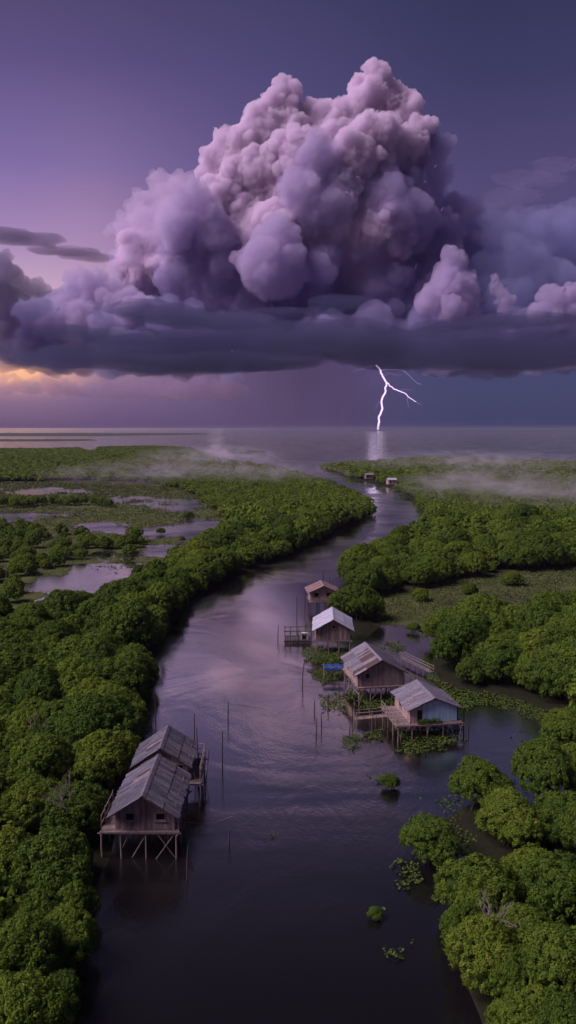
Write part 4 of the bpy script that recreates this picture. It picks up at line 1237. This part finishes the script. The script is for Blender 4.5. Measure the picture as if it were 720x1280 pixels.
# ------------------------------------------------------------------ floating plants (uncountable)
def leafmat(name, c0, c1):
    M = Mat(name); a = M.n('ShaderNodeAttribute'); a.attribute_name = 'tint'
    M.l(M.ramp(a.outputs['Fac'], [(0, c0), (1, c1)]), M.b.inputs['Base Color']); M.b.inputs['Roughness'].default_value = .7; M.b.inputs['Specular IOR Level'].default_value = .15
    return M.m
PLANT = leafmat('water_plant_leaf', (0.030, 0.060, 0.012), (0.110, 0.165, 0.022))
GRASS = leafmat('marsh_grass_blade', (0.055, 0.085, 0.024), (0.145, 0.175, 0.055))
def leaf_patch(name, pts, leaf, label, cat, mat, seed, up=0.3, blade=False, tall=.25):
    rng = np.random.default_rng(seed)
    wd = .25 if blade else .6
    n = len(pts)
    c = np.column_stack([pts, rng.uniform(.02, tall, n)])
    nrm = unit(rng, n) * (0.7 if not blade else 1.0) + np.array([0, 0, 0.1 if blade else 1.0]); nrm /= np.linalg.norm(nrm, axis=1)[:, None]
    a = np.cross(nrm, unit(rng, n)); a /= np.linalg.norm(a, axis=1)[:, None] + 1e-9; b = np.cross(nrm, a)
    s = (leaf * rng.uniform(.6, 1.4, n) * (leaf_scale(pts) if blade else 1.0))[:, None]
    V = np.stack([c - a * s, c + b * s * wd, c + a * s, c - b * s * wd], 1).reshape(-1, 3)
    V[:, 2] = np.maximum(V[:, 2], 0.012)
    me = np_mesh(name, V, np.arange(n * 4).reshape(-1, 4), [mat], colors=np.repeat(rng.random(n), 4))
    o = bpy.data.objects.new(name, me); COL.objects.link(o)
    return tag(o, label, cat, kind='stuff')
def leaf_scale(p): return np.clip(np.hypot(p[:, 0], p[:, 1]) / 140, .7, 6)
PATCH = [[(488, 915), (520, 905), (572, 905), (582, 930), (560, 940), (510, 942), (492, 932)], [(436, 858), (470, 868), (510, 862), (500, 885), (460, 888), (438, 878)], [(398, 868), (420, 864), (438, 876), (430, 892), (405, 888)],
         [(380, 812), (400, 806), (440, 812), (445, 826), (405, 834), (382, 828)], [(385, 838), (430, 836), (438, 850), (400, 858), (388, 850)], [(532, 842), (570, 860), (610, 864), (655, 876), (700, 894), (706, 912), (660, 896), (610, 886), (585, 885), (560, 872), (535, 860)],
         [(560, 872), (590, 872), (605, 880), (585, 890), (562, 884)], [(430, 925), (448, 922), (452, 934), (434, 936)], [(465, 968), (492, 968), (498, 980), (470, 984)], [(500, 1075), (530, 1080), (535, 1105), (512, 1110), (500, 1095)],
         [(490, 1180), (515, 1182), (516, 1206), (494, 1208)], [(455, 915), (475, 912), (480, 925), (460, 930)], [(700, 905), (722, 905), (722, 935), (704, 930)],
         [(560, 1010), (600, 1020), (606, 1060), (575, 1070), (560, 1045)], [(628, 918), (645, 916), (648, 924), (630, 926)], [(545, 1110), (560, 1140), (585, 1190), (575, 1200), (550, 1150)], [(480, 800), (505, 806), (500, 815), (480, 812)]]
prng = np.random.default_rng(9)
pp = []
for pc in PATCH:
    pl = poly(pc, 0.0); lo = pl.min(0) - 1; hi = pl.max(0) + 1
    n = int((hi - lo).prod() * 42)
    q = prng.uniform(lo, hi, (n, 2))
    k = sdist(q, pl) + vnoise(q, 2.2, 77) * 1.6 + vnoise(q, .8, 78) * 1.2
    pp.append(q[k > .25])
# sparse flecks drifting in open water
q = prng.uniform((-2, 45), (40, 130), (60000, 2)); k = vnoise(q, 5.0, 91) + .6 * vnoise(q, 1.1, 92) + np.clip((q[:, 0] - 4) * .02, -.2, .25); ld, _m, _s = in_trees(q)
pp.append(q[(k > .78) & ~ld])
pp = np.concatenate(pp)
leaf_patch('floating_plants', pp, .115, 'patches of low green water plants floating around the right bank huts', 'water plants', PLANT, 3, tall=.3)
# marsh grass
q = np.concatenate([prng.uniform((x0, y0), (x1, y1), (n, 2)) for x0, y0, x1, y1, n in ((10, 120, 110, 230, 260000), (-230, 150, 0, 600, 300000))])
mm = (inside(q, MARSH_L) | inside(q, MARSH_R))
q = q[mm]; hgt = ground_height(q); ok = ((hgt > .03) & (vnoise(q, 6, 55) + .5 * vnoise(q, 1.6, 56) > -.2)) | ((hgt > -.4) & (vnoise(q, 5, 57) + .8 * vnoise(q, 1.9, 58) > .16))
q = q[ok]
leaf_patch('marsh_grass', q, .19, 'olive green marsh grass around the pools and on the right-hand meadow', 'grass', GRASS, 4, blade=True, tall=.45)
print('plants', len(pp), 'grass', len(q))
# bushy islets inside the marsh pools and along their rims
# ------------------------------------------------------------------ far shores, lightning, mist
SHORE = Mat('far_shore_green'); SHORE.b.inputs['Base Color'].default_value = (0.035, 0.050, 0.022, 1); SHORE.b.inputs['Roughness'].default_value = 1
def spit(name, pts_near, pts_far, hgt, label):
    """low wooded strip: outline on the water, bumpy top"""
    A = [at(px, py, 0) for px, py in pts_near]; B = [at(px, py, 0) for px, py in pts_far]
    V = []; F = []; n = 160; rows = 7
    def samp(L, t):
        f = t * (len(L) - 1); i = min(int(f), len(L) - 2); return L[i].lerp(L[i + 1], f - i)
    for i in range(n):
        a, b = samp(A, i / (n - 1)), samp(B, i / (n - 1))
        for j in range(rows):
            p = a.lerp(b, j / (rows - 1))
            e = 1 if 0 < j < rows - 1 else 0
            taper = min(1, (n - 1 - i) / 14)
            V.append((p.x, p.y, -.2 + e * taper * hgt * (0.75 + .45 * mnoise.noise(Vector((i * .55, j * 1.7, 3))))))
    for i in range(n - 1):
        for j in range(rows - 1): F.append((i * rows + j, i * rows + j + 1, (i + 1) * rows + j + 1, (i + 1) * rows + j))
    o = mesh_obj(name, V, F, SHORE.m); tag(o, label, 'shore', kind='structure')
spit('far_spit', [(-250, 545.6), (120, 545.4), (200, 544.2), (262, 543)], [(-250, 541.6), (120, 541.4), (200, 541.6), (262, 541.8)], 4, 'long low dark spit of land just under the horizon on the left')
spit('mid_spit', [(-250, 552.2), (60, 551.8), (122, 550.6)], [(-250, 549.2), (60, 549.4), (122, 549.8)], 3, 'shorter dark spit of land in front of the long one on the left')
spit('low_islet', [(284, 567.5), (310, 567.8), (332, 566.4)], [(284, 563.6), (310, 563.4), (332, 565.4)], 3.5, 'small dark islet off the tip of the left bank')

def bolt_path(pts, y, seed, jit=6):
    rg = random.Random(seed); P_ = [far_at(px, py, y) for px, py in pts]; out = [P_[0]]
    for a, b in zip(P_[:-1], P_[1:]):
        for k in range(1, 5):
            t = k / 4; p = a.lerp(b, t)
            if k < 4: p += Vector((rg.uniform(-jit, jit), 0, rg.uniform(-jit, jit) * .5))
            out.append(p)
    return out
EM = Mat('lightning_glow'); EM.t.nodes.remove(EM.b)
e_ = EM.n('ShaderNodeEmission'); e_.inputs[0].default_value = (0.80, 0.60, 1.0, 1); e_.inputs[1].default_value = 1.5; EM.l(e_.outputs[0], EM.out.inputs[0])
EM2 = Mat('faint_lightning_glow'); EM2.t.nodes.remove(EM2.b)
e_ = EM2.n('ShaderNodeEmission'); e_.inputs[0].default_value = (0.55, 0.38, 0.80, 1); e_.inputs[1].default_value = 0.55; EM2.l(e_.outputs[0], EM2.out.inputs[0])
BY = 8300.0
bolt = empty('lightning_bolt', far_at(473, 536, BY)); tag(bolt, 'forked pink-white lightning bolt striking the sea under the storm cloud', 'lightning')
def bolt_part(name, pts, r0, r1, seed, mat):
    P_ = bolt_path(pts, BY, seed); m = MB(); n = len(P_)
    m.tube([p - bolt.location for p in P_], [r0 + (r1 - r0) * i / (n - 1) for i in range(n)], 6); m.build(name, mat, bolt)
bolt_part('main_channel', [(470, 456), (475, 462), (478, 470), (483, 478), (481, 492), (477, 500), (478, 510), (474, 520), (473, 530), (472, 537)], 8, 10, 1, EM.m)
bolt_part('branch', [(483, 478), (492, 486), (500, 489), (508, 493), (513, 498), (520, 502)], 6, 3, 2, EM.m)
bolt_part('branch', [(476, 462), (494, 462), (504, 463), (512, 470), (520, 478), (527, 481)], 3.5, 2, 3, EM2.m)
bolt_part('branch', [(520, 502), (527, 506)], 2.5, 1.2, 4, EM2.m)
bolt_part('branch', [(509, 493), (510, 504), (511, 510)], 2, 1, 6, EM2.m)
bolt_part('branch', [(500, 489), (505, 486), (511, 488), (517, 486)], 1.6, .8, 8, EM2.m)
bolt_part('branch', [(478, 500), (471, 506), (468, 514)], 1.6, .8, 9, EM2.m)
bolt_part('branch', [(480, 470), (487, 466), (497, 470), (502, 468)], 1.5, .8, 10, EM2.m)
bolt_part('branch', [(466, 456), (450, 462), (441, 465)], 2, 1, 7, EM2.m)

fl = bpy.data.lights.new('flash', 'POINT'); fl.energy = 6.0e5; fl.color = (0.72, 0.50, 1.0); fl.shadow_soft_size = 60
flo = bpy.data.objects.new('flash', fl); COL.objects.link(flo); flo.parent = bolt; flo.location = far_at(468, 474, BY + 100) - bolt.location
def mist(name, label, c, size, dens, seed, rz=0.0):
    bm = bmesh.new(); bmesh.ops.create_icosphere(bm, subdivisions=3, radius=1.0)
    me = bpy.data.meshes.new(name); bm.to_mesh(me); bm.free()
    o = bpy.data.objects.new(name, me); COL.objects.link(o)
    o.location = c; o.scale = size; o.rotation_euler = (0, 0, rz)
    M = Mat(name); M.t.nodes.remove(M.b)
    oc = M.obj()
    ln = M.n('ShaderNodeVectorMath', operation='LENGTH'); M.l(oc, ln.inputs[0])
    fall = M.maprange(ln.outputs['Value'], 0.15, 1.0, 1.0, 0.0)
    p = M.pos(); mp = M.n('ShaderNodeMapping'); mp.inputs['Scale'].default_value = (1, .6, 2.2); mp.inputs['Location'].default_value = (seed * 37.0, 0, 0); M.l(p, mp.inputs[0])
    nz = M.noise(0.05, 6, 0.68, mp.outputs[0], 1.4)
    d = M.math('MULTIPLY', M.math('MULTIPLY', M.maprange(nz, 0.46, 0.74), fall), dens * 1.5)
    v = M.n('ShaderNodeVolumePrincipled'); v.inputs['Color'].default_value = (0.86, 0.80, 0.92, 1)
    M.l(d, v.inputs['Density']); M.l(v.outputs[0], M.out.inputs['Volume'])
    me.materials.append(M.m)
    return tag(o, label, 'mist', kind='stuff')
def mist_at(label, px, py, z, size, dens, seed):
    q = at(px, py, 2.0); mist('mist', label, (q.x, q.y, z), size, dens, seed)
mist_at('thin mist drifting over the tip of the left bank forest', 265, 580, 9, (75, 90, 11), .028, 1)
mist_at('small upright wisp of mist rising off the left bank', 272, 576, 16, (14, 30, 20), .05, 2)
mist_at('bank of pale mist over the right-hand forest', 650, 622, 7, (62, 100, 9), .030, 3)
mist_at('long thin mist near the far edge of the right-hand forest', 590, 586, 8, (110, 110, 10), .018, 4)
mist_at('faint mist over the middle of the left bank forest', 180, 600, 7, (70, 70, 9), .02, 5)
mist_at('faint haze of mist over the river bend', 330, 600, 7, (60, 80, 8), .018, 6)
# air
def haze_box():
    x0, x1, y0, y1, z0, z1 = -4200, 4200, -80, 5200, -2.2, 41.0
    V = [(x, y, z) for x in (x0, x1) for y in (y0, y1) for z in (z0, z1)]
    o = mesh_obj('haze', V, [(0, 1, 3, 2), (4, 6, 7, 5), (0, 4, 5, 1), (2, 3, 7, 6), (0, 2, 6, 4), (1, 5, 7, 3)], None)
    o.data.materials.append(cloud_volume('haze', 0.00008, (0.36, 0.34, 0.50)))
    tag(o, 'thin violet air over the whole estuary', 'haze', kind='stuff')
haze_box()
